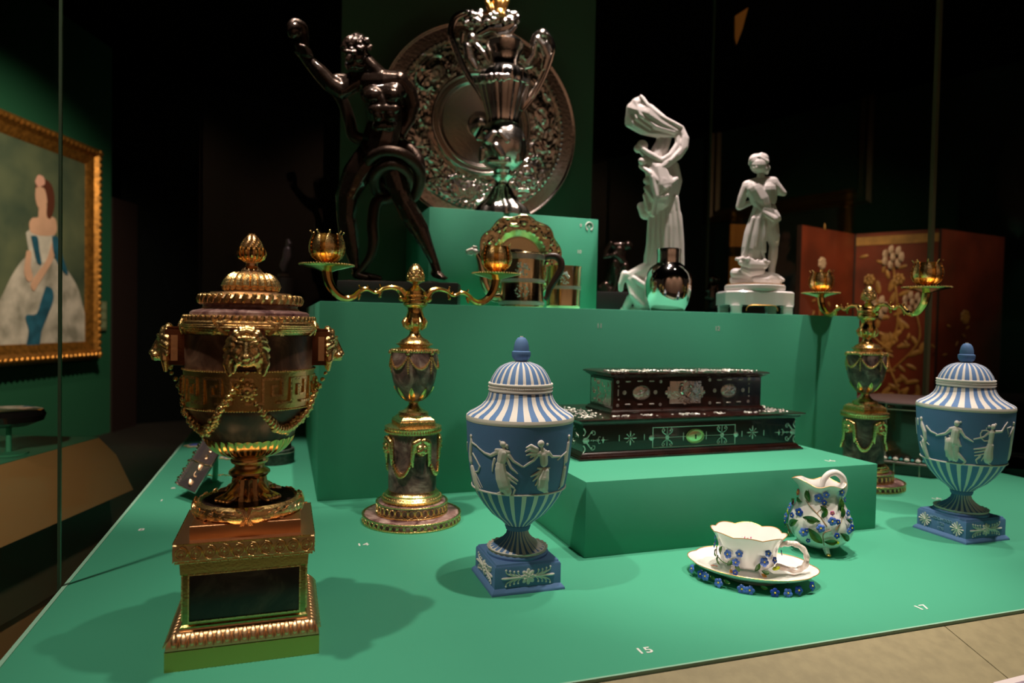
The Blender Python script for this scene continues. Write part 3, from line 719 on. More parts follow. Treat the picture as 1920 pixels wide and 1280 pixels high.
for k in range(22):
    t = TAU*k/22; R = Matrix.Rotation(t+PI/2, 3, 'Z')
    pz = UP([(45.5, 540), (41.5, 529), (36, 519.5), (29, 513.5)])
    tube(b, [R@Vector((0, -(r+.0004), z)) for r, z in pz], [.0052, .0050, .0040, .0022], 8, flat=1)
    ell(b, R@Vector((0, -(pz[0][0]-.0005), pz[0][1])), (.0044, .003, .005), 0, 'Y', 8)
obj('petal_leaves', b, GILT, dome)
fin = obj('pinecone_finial', lathe(UP([(21.5, 474), (20, 466), (17, 457), (13, 449), (8, 442), (3, 438.6), (0, 438)]), 48), COPPER, urn)
b = B()
for j in range(9):
    y = 470-j*3.6; hw = [20.5, 19.5, 18.2, 16.8, 15.2, 13.2, 10.8, 8, 4.5][j]; n = [14, 14, 13, 12, 11, 10, 8, 6, 4][j]
    for k in range(n):
        t = TAU*(k+.5*(j % 2))/n; R = Matrix.Rotation(t+PI/2, 3, 'Z'); ell(b, (0, 0, 0), (hw*US*2.6/n, .0018, .0026), 0, 'Y', 6, post=lambda v: R@v+Vector((hw*US*math.cos(t), hw*US*math.sin(t), U.z(y))))
obj('cone_scales', b, GILT, fin)
b = B()
for k in range(16):
    t = TAU*k/16; R = Matrix.Rotation(t+PI/2, 3, 'Z'); pz = UP([(12, 490), (20, 484), (23, 476), (22.5, 470), (21, 464)])
    tube(b, [R@Vector((0, -r, z)) for r, z in pz], [.0015, .0022, .0024, .002, .0008], 6)
obj('cup_leaves', b, GILTB, fin)
# lion masks on dark bracket blocks
BRK = mat('brown bronze bracket', (.20, .075, .035), .35, 1, bump=.2, bscale=600)
zA, zB_ = U.z(683), U.z(619); zc_ = (zA+zB_)/2
def lionhead():
    b = B()
    ell(b, (0, -4, 0), (24, 15, 31)); ell(b, (0, -15, -14), (12, 13, 13)); ell(b, (0, -26, -12), (8, 7, 6)); ell(b, (0, -22, -22), (8.5, 7, 5))
    cap(b, (0, -15, 14), (0, -26, -9), 5, 5, 10)
    for s in (-1, 1):
        cap(b, (s*3, -17, 11), (s*16, -13, 13), 3.2, 2.5, 8); ell(b, (s*9.5, -15.5, 6), (3.6, 3, 2.4)); ell(b, (s*8, -21, -17), (7, 8, 6.5)); ell(b, (s*14, -12, -4), (7, 6, 9))
        cap(b, (s*1.5, -18, 20), (s*13, -14, 19), 3, 2, 8)
    for k in range(15):
        t = -.9+ (PI+1.8)*k/14; x, z = 27*math.cos(t), 31*math.sin(t)+3
        cap(b, (x*.85, -6, z*.9), (x*1.16, -2, z*1.14-5), 8, 5, 8)
        cap(b, (x*1.0, 0, z*1.05), (x*1.28, 2, z*1.2-8), 7, 4.5, 8)
    for s in (-1, 1): chain(b, [(s*26, -4, -5, 7), (s*31, -2, -24, 7), (s*27, -1, -42, 4)], 8); chain(b, [(s*18, -4, -22, 6), (s*20, -2, -38, 3)], 8)
    ell(b, (0, 2, 0), (26, 6, 30))
    return b
lm = remesh(lionhead(), 1.5, 1)
for v in lm.vertices: v.co *= US*.98
for q in range(4):
    a = q*PI/2; R = Matrix.Rotation(a, 4, 'Z')
    b = B(); box(b, -.0205, .0205, -(140*US), -(106*US), zA, zB_, .0008, M=R); box(b, -.0185, .0185, -(137*US), -(110*US), zB_, zB_+.0035, .0006, M=R)
    br = obj('bracket_block', b, BRK, urn)
    b = B()
    for s in (-1, 1):
        box(b, s*.0205-.0006, s*.0205+.0006, -(130*US), -(119*US), zA+.006, zB_-.007, M=R)
        for j in range(12): z = zA+.009+j*(zB_-zA-.017)/12; box(b, s*.0208-.0006, s*.0208+.0008, -(128*US), -(121*US), z, z+.0016, M=R)
    obj('ribbed_inset', b, COPPER, br)
    hd = obj('lion_mask', lm, GILT, urn); hd.matrix_local = R@Matrix.Translation((0, -137*US, zc_+.001)) if True else None
# garlands
for q in range(4):
    for sg in (-1, 1):
        b = B(); N = 17; a0 = -PI/2+q*PI/2
        zS, zE = U.z(688), U.z(724)
        for i in range(N+1):
            u = i/N; ang = a0+sg*(PI/4+.5*(1))*0
        # from the front rosette to the next bracket
        if sg == 1:
            for i in range(27):
                u = i/26; th = a0+(PI/2)*(u if True else 0); z = zE+(zS-zE)*u-.068*math.sin(PI*u)**1.0*(1-.15*u)
                R_ = UR(z); f = math.sin(PI*u); rr = .0022+.0040*f
                x = R_+rr*.8+(.018*max(0, (u-.82)/.18)+.018*max(0, (.04-u)/.04)*0)
                ell(b, (x*math.cos(th), x*math.sin(th), z), (rr*.95, rr*.95, rr*1.05), u, 'Y', 10)
                if f > .35:
                    for w_ in range(3):
                        t_ = random.uniform(0, TAU); ell(b, (x*math.cos(th)+rr*.7*math.cos(t_), x*math.sin(th)+rr*.5*math.cos(t_), z+rr*.9*math.sin(t_)), (rr*.55,)*3, 0, 'Y', 8)
            obj('garland', b, GILT, urn)
        else:
            zR = U.z(722); R = Matrix.Rotation(q*PI/2, 3, 'Z')
            ell(b, (0, 0, 0), (.009, .004, .009), 0, 'Y', 16, post=lambda v: R@(v+Vector((0, -UR(zR)-.004, zR))))
            for k in range(10):
                t = TAU*k/10; ell(b, (0, 0, 0), (.0028, .0022, .0052), 0, 'Y', 8, post=lambda v: R@(Matrix.Rotation(t, 3, 'Y')@(v+Vector((0, 0, .0075)))+Vector((0, -UR(zR)-.0045, zR))))
            ell(b, (0, 0, 0), (.0028, .003, .0028), 0, 'Y', 8, post=lambda v: R@(v+Vector((0, -UR(zR)-.0078, zR))))
            obj('rosette', b, GILT, urn)
# ================================================================ the pair of candelabra
def ring_of(n, fn, nm, m, par):
    b = B()
    for k in range(n): fn(b, TAU*k/n)
    return obj(nm, b, m, par)
def candelabrum(label):
    CX, CY = .26, 1.425
    C = Frame(CX, CY, 0); S = C.s
    t = thing('candelabrum', label, 'candelabrum', (CX, CY, 0), .09, 'pair of two light gilt candelabra')
    def P(pts): return [(h*S, C.z(y)) for h, y in pts]
    zt2, zt1 = C.z(957), C.z(937)
    # two round pierced tiers with stone tops
    for hw, z0, z1, n, nm in ((90.5, 0, C.z(957)-.001, 46, 'lower_tier'), (65.5, C.z(957)-.001, C.z(936), 34, 'upper_tier')):
        r = hw*S; h = z1-z0
        tr = obj(nm, lathe([(r-.004, z0), (r-.004, z1-.001), (r-.006, z1), (0, z1+.0002)], 72), BJOHNP, t, label='veined pink and cream stone round step')
        for zz in (z0+.0018, z1-.0012): ring = obj('gallery_rim', tube(B(), [(r*math.cos(a), r*math.sin(a), zz) for a in [TAU*k/72 for k in range(72)]], .0018, 6, close=True), GILT, tr)
        b = B()
        for k in range(n):
            a = TAU*k/n; R = Matrix.Rotation(a+PI/2, 3, 'Z'); w = min(PI*r/n*.86, h*.33)
            tube(b, [R@Vector((w*math.cos(q), -r, z0+h*.5+h*.30*math.sin(q))) for q in [TAU*j/10 for j in range(10)]], .00095, 5, close=True)
            tube(b, [R@Vector((PI*r/n, -r, z0+h*(.2+.6*j/2))) for j in range(3)], .0008, 4)
        obj('pierced_gallery', b, GILT, tr)
    z = C.z
    base = P([(54, 934.5), (56, 933), (56.5, 929), (53, 926), (50, 923.5), (50, 921), (46, 918), (45, 915)])
    base = [(55*S, z(937))]+base
    bm_ = obj('base_moulding', lathe(base, 72), GILT, t)
    def bd(b, a): R = Matrix.Rotation(a+PI/2, 3, 'Z'); ell(b, (0, 0, 0), (.0024, .0016, .0034), .25, 'X', 8, post=lambda v: R@v+Vector((53.5*S*math.cos(a), 53.5*S*math.sin(a), z(928))))
    ring_of(56, bd, 'leaf_beads', GILT, bm_)
    dr = P([(44, 917), (44.5, 900), (45, 850), (45.5, 812), (46, 808)])
    drum = obj('stone_drum', lathe(dr, 72), BJOHNM, t)
    cp = P([(46, 811), (50, 809), (51, 802), (52.5, 800), (52.5, 797.5), (45, 795)])
    cap_ = obj('drum_cap', lathe(cp, 72), GILT, t)
    def bd(b, a): ell(b, (51.2*S*math.cos(a), 51.2*S*math.sin(a), z(805.5)), (.0022, .0022, .003), 0, 'Y', 6)
    ring_of(60, bd, 'egg_beads', GILT, cap_)
    # masks and festoons on the drum
    b = B()
    ell(b, (0, -3, 0), (12, 8, 15)); ell(b, (0, -10, -2), (3, 3, 6)); ell(b, (0, -9, -10), (5, 3, 3))
    for s in (-1, 1):
        ell(b, (s*5, -10, 4), (4, 2.5, 2)); ell(b, (s*6, -8, -5), (5, 4, 5)); chain(b, [(s*5, -4, 15, 6), (s*14, -2, 10, 6), (s*16, -1, -4, 5), (s*17, 0, -22, 4), (s*16, 0, -34, 2)], 8)
    mk = remesh(b, 1.2, 1)
    for v in mk.vertices: v.co *= S*.95
    for q in range(4):
        a = -PI/2+q*PI/2+.06; o = obj('mask', mk, GILT, t); o.matrix_local = Matrix.Rotation(a+PI/2, 4, 'Z')@Matrix.Translation((0, -45*S, z(833)))
        b = B(); N = 20
        for i in range(N+1):
            u = i/N; th = a+.24+(PI/2-.48)*u; zz = z(822)-(z(822)-z(883))*math.sin(PI*u)**.62
            rr = .0020+.0018*math.sin(PI*u); ell(b, ((45.5*S+rr*.7)*math.cos(th), (45.5*S+rr*.7)*math.sin(th), zz), (rr*1.1, rr*1.1, rr*1.5), .4, 'Y', 8)
        obj('festoon', b, GILT, t)
    # square plinth with key band
    s_ = 33*S; zz = [z(y) for y in (796, 787, 784, 780, 778)]
    sq = obj('key_plinth', rect_ring([(0, zz[0]), (0, zz[1]), (-.0012, zz[1]+.0005), (-.002, zz[2]), (-.008, zz[3]), (-.009, zz[4])], -s_, s_, -s_, s_), GILT, t)
    for q in range(4):
        R = Matrix.Rotation(q*PI/2, 4, 'Z'); b = B(); h = (zz[1]-zz[0]); w = s_*2/6.4
        for k in range(6):
            x = -s_+.0028+k*w*1.02; y = -s_-.0006
            for (xa, xb, za, zb) in ((0, .12, .15, .85), (0, .8, .73, .85), (.68, .8, .35, .85), (.32, .8, .35, .47), (.32, .42, .35, .62), (0, 1, .15, .25)):
                box(b, x+xa*w, x+xb*w, y, y+.001, zz[0]+h*za, zz[0]+h*zb, M=R)
        obj('key_fret', b, GILTB, sq)
    obj('spreading_foot', lathe(P([(28, 779), (28.5, 775), (27, 771), (19, 768), (14, 764), (9.5, 758), (9, 754), (11.5, 751)]), 48), GILT, t)
    ub = P([(11, 752), (17, 749.5), (25, 742), (33, 730), (38.5, 715), (41.5, 700), (43, 685), (43, 668), (42.5, 660)])
    obj('stone_urn', lathe([(0, ub[0][1])]+ub, 72), BJOHNM, t)
    UR2 = rad(ub)
    for q in range(8):
        a = TAU*(q+.5)/8; b = B(); pz = [(UR2(z(y))+.0006, z(y)) for y in (751, 746, 739, 731, 724)]
        R = Matrix.Rotation(a+PI/2, 3, 'Z')
        ws = [.003, .0062, .0066, .0044, .0008]
        for (r0, z0), (r1, z1), w0, w1 in zip(pz, pz[1:], ws, ws[1:]):
            tube(b, [R@Vector((0, -r0, z0)), R@Vector((0, -r1, z1))], [w0, w1], 8, flat=.22) if False else None
        vs = []
        for (r0, z0), w0 in zip(pz, ws): vs.append([b.verts.new(R@Vector((x*w0, -r0-(.0022 if x == 0 else 0), z0))) for x in (-1, -.5, 0, .5, 1)])
        for A_, B__ in zip(vs, vs[1:]):
            for k in range(4): b.faces.new((A_[k], A_[k+1], B__[k+1], B__[k]))
        if q % 1 == 0: obj('calyx_leaf', b, GILTB, t)
    col = obj('gadrooned_collar', lathe(P([(40, 661), (42, 660), (43.5, 657), (42, 654), (34, 652), (28, 651.5), (28.5, 648), (31, 646.5), (34, 645.5), (34, 644), (29, 642.5), (26.5, 639), (24, 636.5), (17, 633.5), (12, 629), (9.6, 624), (9.5, 620), (11, 618)]), 72), GILT, t)
    def bd(b, a): R = Matrix.Rotation(a+PI/2, 3, 'Z'); ell(b, (0, 0, 0), (.0024, .0024, .0042), .35, 'Y', 8, post=lambda v: R@v+Vector((42.2*S*math.cos(a), 42.2*S*math.sin(a), z(657))))
    ring_of(56, bd, 'gadroon_beads', GILT, col)
    # festoon and drops on the urn
    for q in range(6):
        a = -PI/2+.52+q*TAU/6; b = B()
        for i in range(22):
            u = i/21; th = a+(TAU/6)*u; zq = z(663)-(z(663)-z(689))*math.sin(PI*u)**.8; rr = .0013+.0012*math.sin(PI*u)
            ell(b, ((UR2(zq)+rr*.6)*math.cos(th), (UR2(zq)+rr*.6)*math.sin(th), zq), (rr*1.4, rr, rr*1.3), .3, 'Y', 8)
        obj('festoon', b, GILT, t)
        b = B(); R = Matrix.Rotation(a+PI/2, 3, 'Z')
        ell(b, R@Vector((0, -45*S, z(660))), (.0048, .003, .0048), 0, 'Y', 10)
        for s in (-1, 1): ell(b, R@Vector((s*.005, -44*S, z(657))), (.0036, .0025, .003), 0, 'Y', 8)
        for k in range(8): y = 667+k*4.2; w = [1.6, 1.8, 2.1, 2.6, 3.0, 3.2, 2.8, 1.6][k]*.001; ell(b, R@Vector((0, -(UR2(z(y))+.001), z(y))), (w, .0016, .0026), 0, 'Y', 8)
        obj('drop', b, GILT, t)
    obj('baluster', lathe(P([(9.5, 621), (11, 618), (16.5, 612), (19.3, 604), (18, 596), (15, 588), (14, 583), (15, 577), (20, 574), (22.5, 569), (22.5, 565), (20.5, 562), (20.5, 558), (21.5, 554), (20.5, 551), (20, 547), (17, 544.5), (13, 541.5), (8, 538), (5.5, 535), (6, 531)]), 48), GILTB, t)
    def lf(b, a): R = Matrix.Rotation(a+PI/2, 3, 'Z'); pz = P([(12, 617), (18, 611), (20.3, 603), (18.5, 595)]); tube(b, [R@Vector((0, -r, z_)) for r, z_ in pz], [.003, .0052, .0055, .001], 8, flat=.5)
    ring_of(9, lf, 'baluster_leaves', GILT, t)
    for zz_ in (555, 563, 571): obj('hub_ring', tube(B(), [(21.5*S*math.cos(a), 21.5*S*math.sin(a), z(zz_)) for a in [TAU*k/48 for k in range(48)]], .0012, 6, close=True), GILT, t)
    fn = obj('bud_finial', lathe(P([(6, 532), (13, 528), (15.5, 520), (15, 512), (11.5, 502), (6, 496), (2, 494), (0, 494)]), 32), GILT, t)
    b = B()
    for j in range(6):
        y = 524-j*5.2; hw = [14.8, 15.3, 14.6, 12.4, 9.4, 5.2][j]; n = [9, 9, 9, 8, 7, 5][j]
        for k in range(n):
            a = TAU*(k+.5*(j % 2))/n; R = Matrix.Rotation(a+PI/2, 3, 'Z'); ell(b, (0, 0, 0), (hw*S*2.5/n, .0022, .0044), -.25, 'X', 8, post=lambda v: R@v+Vector((hw*S*math.cos(a), hw*S*math.sin(a), z(y))))
    obj('bud_scales', b, GILT, fn)
    # the two arms, drip pans and tulip cups
    for sg in (-1, 1):
        def A(x, y, d=0): return Vector((sg*x/160*.183, d, z(y)))
        b = B()
        path = spline([(20, 556, 7.5), (27, 547, 6.4), (36, 541.5, 4.6), (48, 540.5, 4), (60, 543.5, 3.4), (67, 548.5, 3), (75, 551, 3), (82, 548, 3), (88, 545.5, 3.6), (96, 546, 4.2), (104, 551, 4.4), (112, 559, 5), (124, 563.5, 5.4), (138, 559, 6.2), (150, 547, 7), (157, 533, 7.6), (160, 517, 8.2)], 4)
        tube(b, [A(x, y) for x, y, r in path], [r*S*1.12 for x, y, r in path], 10)
        for off in (-.5, .5):
            pp = [q for q in path if q[0] > 100]; tube(b, [A(x, y, off*r*S*1.3) for x, y, r in pp], [r*S*.42 for x, y, r in pp], 6)
        # scrolls and acanthus tips
        sp = [(27+ (9-1.15*k)*math.cos(-k*.8-1.2), 560+(9-1.15*k)*math.sin(-k*.8-1.2), 3.2-.25*k) for k in range(8)]
        tube(b, [A(x, y) for x, y, r in spline(sp, 3)], [r*S for x, y, r in spline(sp, 3)], 8)
        ell(b, A(27, 560), (.006, .006, .006), 0, 'Y', 10)
        for (x0, y0, x1, y1, r) in ((64, 542, 66, 536, 2.4), (64, 549, 66, 556, 3), (98, 546, 103, 540, 2.4), (101, 556, 104, 564, 2.4), (76, 551, 72, 545, 2), (86, 545, 88, 539, 2)): cap(b, A(x0, y0), A(x1, y1), r*S, r*S*.8, 8)
        ell(b, A(66, 558), (.0036,)*3, 0, 'Y', 8)
        for k in range(9): x = 28+k*4.2; y = 547-6.5*math.sin(k/8*PI*.75); ell(b, A(x, y+1), (.0028, .0052, .0026), .5*sg, 'Y', 8)
        arm = obj('arm', b, GILTB, t)
        cx = sg*.183
        pan = obj('drip_pan', lathe(P([(8, 518), (16, 514.5), (34, 510), (45, 507), (47, 505), (45, 505.2), (34, 508), (16, 511), (9, 509), (9, 503)]), 64, c=(cx, 0, 0)), GILTB, t)
        def bd(bb, a): ell(bb, (cx+46.3*S*math.cos(a), 46.3*S*math.sin(a), z(505.2)), (.0023, .0023, .0019), 0, 'Y', 6)
        ring_of(54, bd, 'bead_edge', GILT, pan)
        tp = P([(6, 503), (14, 500.5), (24, 493), (28.5, 483), (29.5, 474), (28, 464), (24.5, 456), (23.5, 452), (22.5, 452), (23, 456), (26.5, 464), (28, 474), (27, 483), (22, 492), (0, 498)])
        cup_ = obj('tulip_cup', lathe(tp, 48, c=(cx, 0, 0)), AMBERM, t, label='amber tinted gilt candle cup')
        b = B()
        for k in range(8):
            a = TAU*k/8; R = Matrix.Rotation(a+PI/2, 3, 'Z')
            pz = P([(15, 500), (25, 492.5), (29.4, 483), (30.3, 474), (28.8, 464), (25.6, 456), (24.8, 451), (28, 446.5)])
            ws = [.001, .0050, .0082, .0092, .0080, .0050, .0026, .0008]; vs = []
            for (r, zq), w in zip(pz, ws): vs.append([b.verts.new(R@Vector((x*w, -r-.0016*(1-x*x), zq))+Vector((cx, 0, 0))) for x in (-1, -.5, 0, .5, 1)])
            for A_, B__ in zip(vs, vs[1:]):
                for j in range(4): b.faces.new((A_[j], A_[j+1], B__[j+1], B__[j]))
            ell(b, R@Vector((0, -28.5*S, z(446.5)))+Vector((cx, 0, 0)), (.0018,)*3, 0, 'Y', 8)
            for j, (r, zq) in enumerate(P([(27.8, 488), (29.6, 481), (30.2, 474), (29.6, 467), (27.2, 460)])):
                R2 = Matrix.Rotation(a+PI/2+PI/8, 3, 'Z')
                for s in (-.3, .3): R3 = Matrix.Rotation(a+PI/2+PI/8+s*.55, 3, 'Z'); ell(b, R3@Vector((0, -r, zq))+Vector((cx, 0, 0)), (.0011,)*3, 0, 'Y', 6)
        obj('acanthus_leaves', b, GILT, cup_)
    return t
AMBERM = mat('amber gilt cup', (1.0, .50, .10), .22, 1, bump=.1, bscale=200)
c1 = candelabrum('left gilt two arm candelabrum with pink fluorspar drum between the urn and blue vase')
c2_ = copy_tree(c1); c2_.location = (1.499, 1.44, 0); c2_.rotation_euler.z = -1.62
tag(c2_, 'right gilt two arm candelabrum standing behind the low block in front of the screen', 'candelabrum')
# ================================================================ the pair of blue jasper vases
VX, VY = .366, 1.044
V = Frame(VX, VY, 0); VS = V.s
def VP(pts): return [(h*VS, V.z(y)) for h, y in pts]
vbody = VP([(23, 981), (26, 979), (31, 973.7), (51, 958.4), (66, 941), (78, 923.4), (86.4, 906), (91, 882), (94.5, 858), (97.5, 825), (99.5, 790), (99.5, 785)])
VRf = rad(vbody); ZR = V.z(907)
NS = 24
def stripes(k, i): return 1 if (k//4) % 2 == 0 else 0
def zv(h, py): return zof(VX-h, VY-h, py)
zq1 = zv(.0605, 1108.5); zq2 = zv(.053, 1060)
vase_mesh = {}
def vfigs(figs, root, sc, ox, oy, fr, vr):
    """dancers drawn against the photograph's jug surface, laid on the curved wall in low relief"""
    S = fr.s; Rr = 96.
    def hit(X, Y):
        px, py = ox+X/sc, oy+Y/sc
        r = ray(px, py); z = fr.z(py)
        for _ in range(6):
            R = vr(max(z, .12))
            # intersect ray with vertical cylinder of radius R about the axis
            ax = (CO-fr.b).dot(RH); af = (CO-fr.b).dot(FH); dx = r.dot(RH); df = r.dot(FH)
            a = dx*dx+df*df; b_ = ax*dx+af*df; c = ax*ax+af*af-R*R*.985**2*0-R*R
            disc = b_*b_-a*c
            t = (-b_-math.sqrt(disc))/a if disc > 0 else -b_/a
            p = CO+r*t-fr.b; z = p.z
        return math.atan2(p.dot(RH), -p.dot(FH)), z
    for nm, chs in figs:
        bm = B()
        for ch in chs:
            pts = []
            for X, Y, r in ch:
                th, z = hit(X, Y); pts.append((th*Rr, 0, z/S, r/sc))
            chain(bm, [(p[0], 0, p[2], p[3]) for p in pts], 8) if len(pts) > 1 else ell(bm, pts[0][:3], (pts[0][3],)*3)
        me = remesh(bm, .62, 1)
        for v in me.vertices:
            th = v.co.x/Rr; z = v.co.z*S; R = vr(z)+max(-.001, -v.co.y*S*.62+.0006)
            d = RH*math.sin(th)-FH*math.cos(th); v.co = d*R+Vector((0, 0, z))
        o = obj('dancing_figure', me, JWHITE, root)
        if nm: o['label'] = nm
def spray(b, R, y, cx, zc_, sg, n=4, L=.033):
    """fan of beaded stalks"""
    cap(b, R@Vector((cx, y, zc_)), R@Vector((cx+sg*L, y, zc_)), .0014, .0022, 6); ell(b, R@Vector((cx+sg*L*1.05, y, zc_)), (.003, .0015, .0018), 0, 'Y', 8)
    for s in (-1, 1):
        for k in range(n):
            e = (.9-.2*k)*L; h = .0125*(1-.13*k) if k < 3 else .009
            p = spline([(cx, zc_), (cx+sg*e*.5, zc_+s*h*.15), (cx+sg*e*.95, zc_+s*h*.6), (cx+sg*e*1.0, zc_+s*h)], 4)
            tube(b, [R@Vector((x, y, z)) for x, z in p], [.0011]*(len(p)), 5); ell(b, R@Vector((p[-1][0], y, p[-1][1])), (.0019, .0017, .0019), 0, 'Y', 8)
def vase(x, y, label, figs, sc, ox, oy, inscribed):
    t = thing('covered_vase', label, 'vase', (x, y, 0), 0, 'pair of pale blue jasper vases')
    def part(nm, mk, m, par=t, ang=35):
        if nm not in vase_mesh:
            o = obj(nm, mk(), m, par, ang); vase_mesh[nm] = o.data; return o
        o = bpy.data.objects.new(nm, vase_mesh[nm]); COL.objects.link(o); o.parent = par; return o
    part('plinth', lambda: rect_ring([(0, 0), (0, .003), (-.001, .0045), (-.004, zq1-.001), (-.0055, zq1), (-.0055, zq2-.006), (-.007, zq2-.003), (-.008, zq2-.003), (-.009, zq2), (-.010, zq2+.0004)], -.0605, .0605, -.0605, .0605), JBLUE)
    for q in range(4):
        R = Matrix.Rotation(q*PI/2, 3, 'Z'); yy = -.0552; zc_ = (zq1+zq2)/2-.003
        if inscribed and q == 3:
            for cx in (-.036, .036):
                b = B(); 
                for k in range(12):
                    a = TAU*k/12; L = .0125 if k % 3 else .0145
                    if abs(a-(0 if cx < 0 else PI)) < .3 or (cx < 0 and k == 11): pass
                    tube(b, [R@Vector((cx, yy, zc_)), R@Vector((cx+L*math.cos(a), yy, zc_+L*math.sin(a)))], [.001, .0018], 5)
                ell(b, R@Vector((cx, yy, zc_)), (.003, .002, .003), 0, 'Y', 8)
                obj('palmette', b, JWHITE, t)
            for i, (s, sz) in enumerate((('WEDGWOOD', .0078), ('1730', .0078), ('1795', .0078))):
                cu = bpy.data.curves.new('t', 'FONT'); cu.body = s; cu.align_x = 'CENTER'; cu.align_y = 'CENTER'; cu.size = sz; cu.extrude = .0006
                o = bpy.data.objects.new('t', cu); COL.objects.link(o); bpy.context.view_layer.update()
                me = bpy.data.meshes.new_from_object(o.evaluated_get(bpy.context.evaluated_depsgraph_get())); bpy.data.objects.remove(o)
                M_ = Matrix.Rotation(q*PI/2, 4, 'Z')@Matrix.Translation((0, yy, zc_+.0095-.0095*i))@Matrix.Rotation(PI/2, 4, 'X')
                me.transform(M_); me.materials.clear(); me.materials.append(mat('raised blue lettering', lin((150, 180, 205)), .6)); o = bpy.data.objects.new('raised_inscription', me); COL.objects.link(o); o.parent = t
            continue
        def mk():
            b = B(); spray(b, R, yy, .007, zc_, 1); spray(b, R, yy, -.007, zc_, -1); return b
        part('spray_relief_%d' % q, mk, JWHITE)
        t.children[-1].name = 'spray_relief'
        def mk():
            b = B()
            for k in range(8): a = TAU*k/8; ell(b, (0, 0, 0), (.0034, .0016, .0046), 0, 'Y', 10, post=lambda v: R@(Matrix.Rotation(a, 3, 'Y')@(v+Vector((0, 0, .0085)))+Vector((0, yy, zc_))))
            for k in range(8): a = TAU*(k+.5)/8; ell(b, (0, 0, 0), (.0022, .0022, .0042), 0, 'Y', 8, post=lambda v: R@(Matrix.Rotation(a, 3, 'Y')@(v+Vector((0, 0, .005)))+Vector((0, yy-.001, zc_))))
            ell(b, R@Vector((0, yy-.002, zc_)), (.002, .002, .002), 0, 'Y', 8); return b
        part('flower_relief_%d' % q, mk, JWHITE); t.children[-1].name = 'flower_relief'
    for o in t.children:
        if o.name.startswith('spray_relief_'): o.name = 'spray_relief'
        if o.name.startswith('flower_relief_'): o.name = 'flower_relief'
    ft = [(57*VS, zq2+.0002), (57.5*VS, zq2+.004), (55*VS, zq2+.007), (50*VS, zq2+.010)]+VP([(44, 1020), (37, 1015), (28, 1008), (21, 1000), (18.5, 991), (22, 990), (22.5, 988), (24, 984), (23.5, 981.5)])
    part('foot', lambda: lathe(ft, NS*4, mod=lambda t_, i, r, z: (r*(1+(.05*math.cos(NS*t_) if 4 <= i <= 8 else 0)), z), mi=lambda k, i: 1 if (i == 2 or (3 <= i <= 7 and (k//2) % 2)) else 0), [JBLUE, JWHITE])
    def mk():
        b = B()
        for k in range(28): a = TAU*k/28; R = Matrix.Rotation(a+PI/2, 3, 'Z'); ell(b, (0, 0, 0), (.0068, .0012, .0058), 1.05, 'X', 6, post=lambda v: R@v+Vector((52*VS*math.cos(a), 52*VS*math.sin(a), zq2+.0085)))
        return b
    part('leaf_ring', mk, mat('pinkish white jasper', lin((215, 200, 190)), .6))
    low = [p for p in vbody if p[1] < ZR-.0005]+[(VRf(ZR), ZR)]; hi = [(VRf(ZR), ZR)]+[p for p in vbody if p[1] > ZR+.0005]
    part('fluted_bowl', lambda: lathe([(low[0][0]-.004, low[0][1]-.001)]+low, NS*8, mi=lambda k, i: 1 if (k % 8) in (0, 1, 2) else 0, cap=False), [JBLUE, JWHITE])
    part('body', lambda: lathe(hi, 96, cap=False), JBLUE)
    part('ledge_ring', lambda: tube(B(), [((VRf(ZR)+.0008)*math.cos(a), (VRf(ZR)+.0008)*math.sin(a), ZR) for a in [TAU*k/96 for k in range(96)]], .0016, 6, close=True), JWHITE)
    nk = VP([(99.8, 786), (100.5, 783), (100.5, 780.7), (99.5, 776.4), (95, 772.5), (86, 768), (73, 759.5), (65, 751), (60.5, 742.5), (58.5, 733.7)])
    part('shoulder', lambda: lathe(nk, NS*8, mi=lambda k, i: 1 if (i < 3 or (k % 8) in (0, 1, 2, 3)) else 0, cap=False), [JBLUE, JWHITE])
    part('lid_band', lambda: lathe(VP([(57, 734), (59, 732.6), (60.3, 730.5), (59.3, 728.5), (58.8, 724), (59.3, 720.5), (60.5, 719), (60, 717), (57, 716.5)]), 96), JWHITE)
    def mk():
        b = B()
        for k in range(110): a = TAU*k/110; ell(b, (59.3*VS*math.cos(a), 59.3*VS*math.sin(a), V.z(724.5)), (.0013, .0013, .0014), 0, 'Y', 6)
        return b
    part('bead_row', mk, JWHITE)
    part('lid_dome', lambda: lathe(VP([(57, 717.5), (56, 713), (53.5, 707), (49.5, 700), (44, 692), (38, 686.5), (31, 682.5), (24, 680), (18, 678), (11, 677.5)]), NS*8, mi=lambda k, i: 1 if (i > 7 or (k % 8) in (0, 1, 2)) else 0, cap=False), [JBLUE, JWHITE])
    part('acorn_finial', lambda: lathe(VP([(11, 678), (11, 676.3), (15, 672.5), (17.5, 667), (17.8, 662), (17.4, 659), (14.5, 657.5), (14, 650), (12.5, 642), (10, 636.5), (7, 633), (3.2, 631.8), (3, 630), (0, 630)]), 48, mi=lambda k, i: 1 if i > 10 else 0), [JBLUE, JWHITE])
    fr = Frame(x, y, 0)
    class G: pass
    g = Frame(x, y, 0)
    vfigs(figs, t, sc, ox, oy, fr, VRf)
    return t
def ridge(a, b_, r): return [(a[0], a[1], r), ((a[0]+b_[0])/2, (a[1]+b_[1])/2+6, r), (b_[0], b_[1], r*.7)]
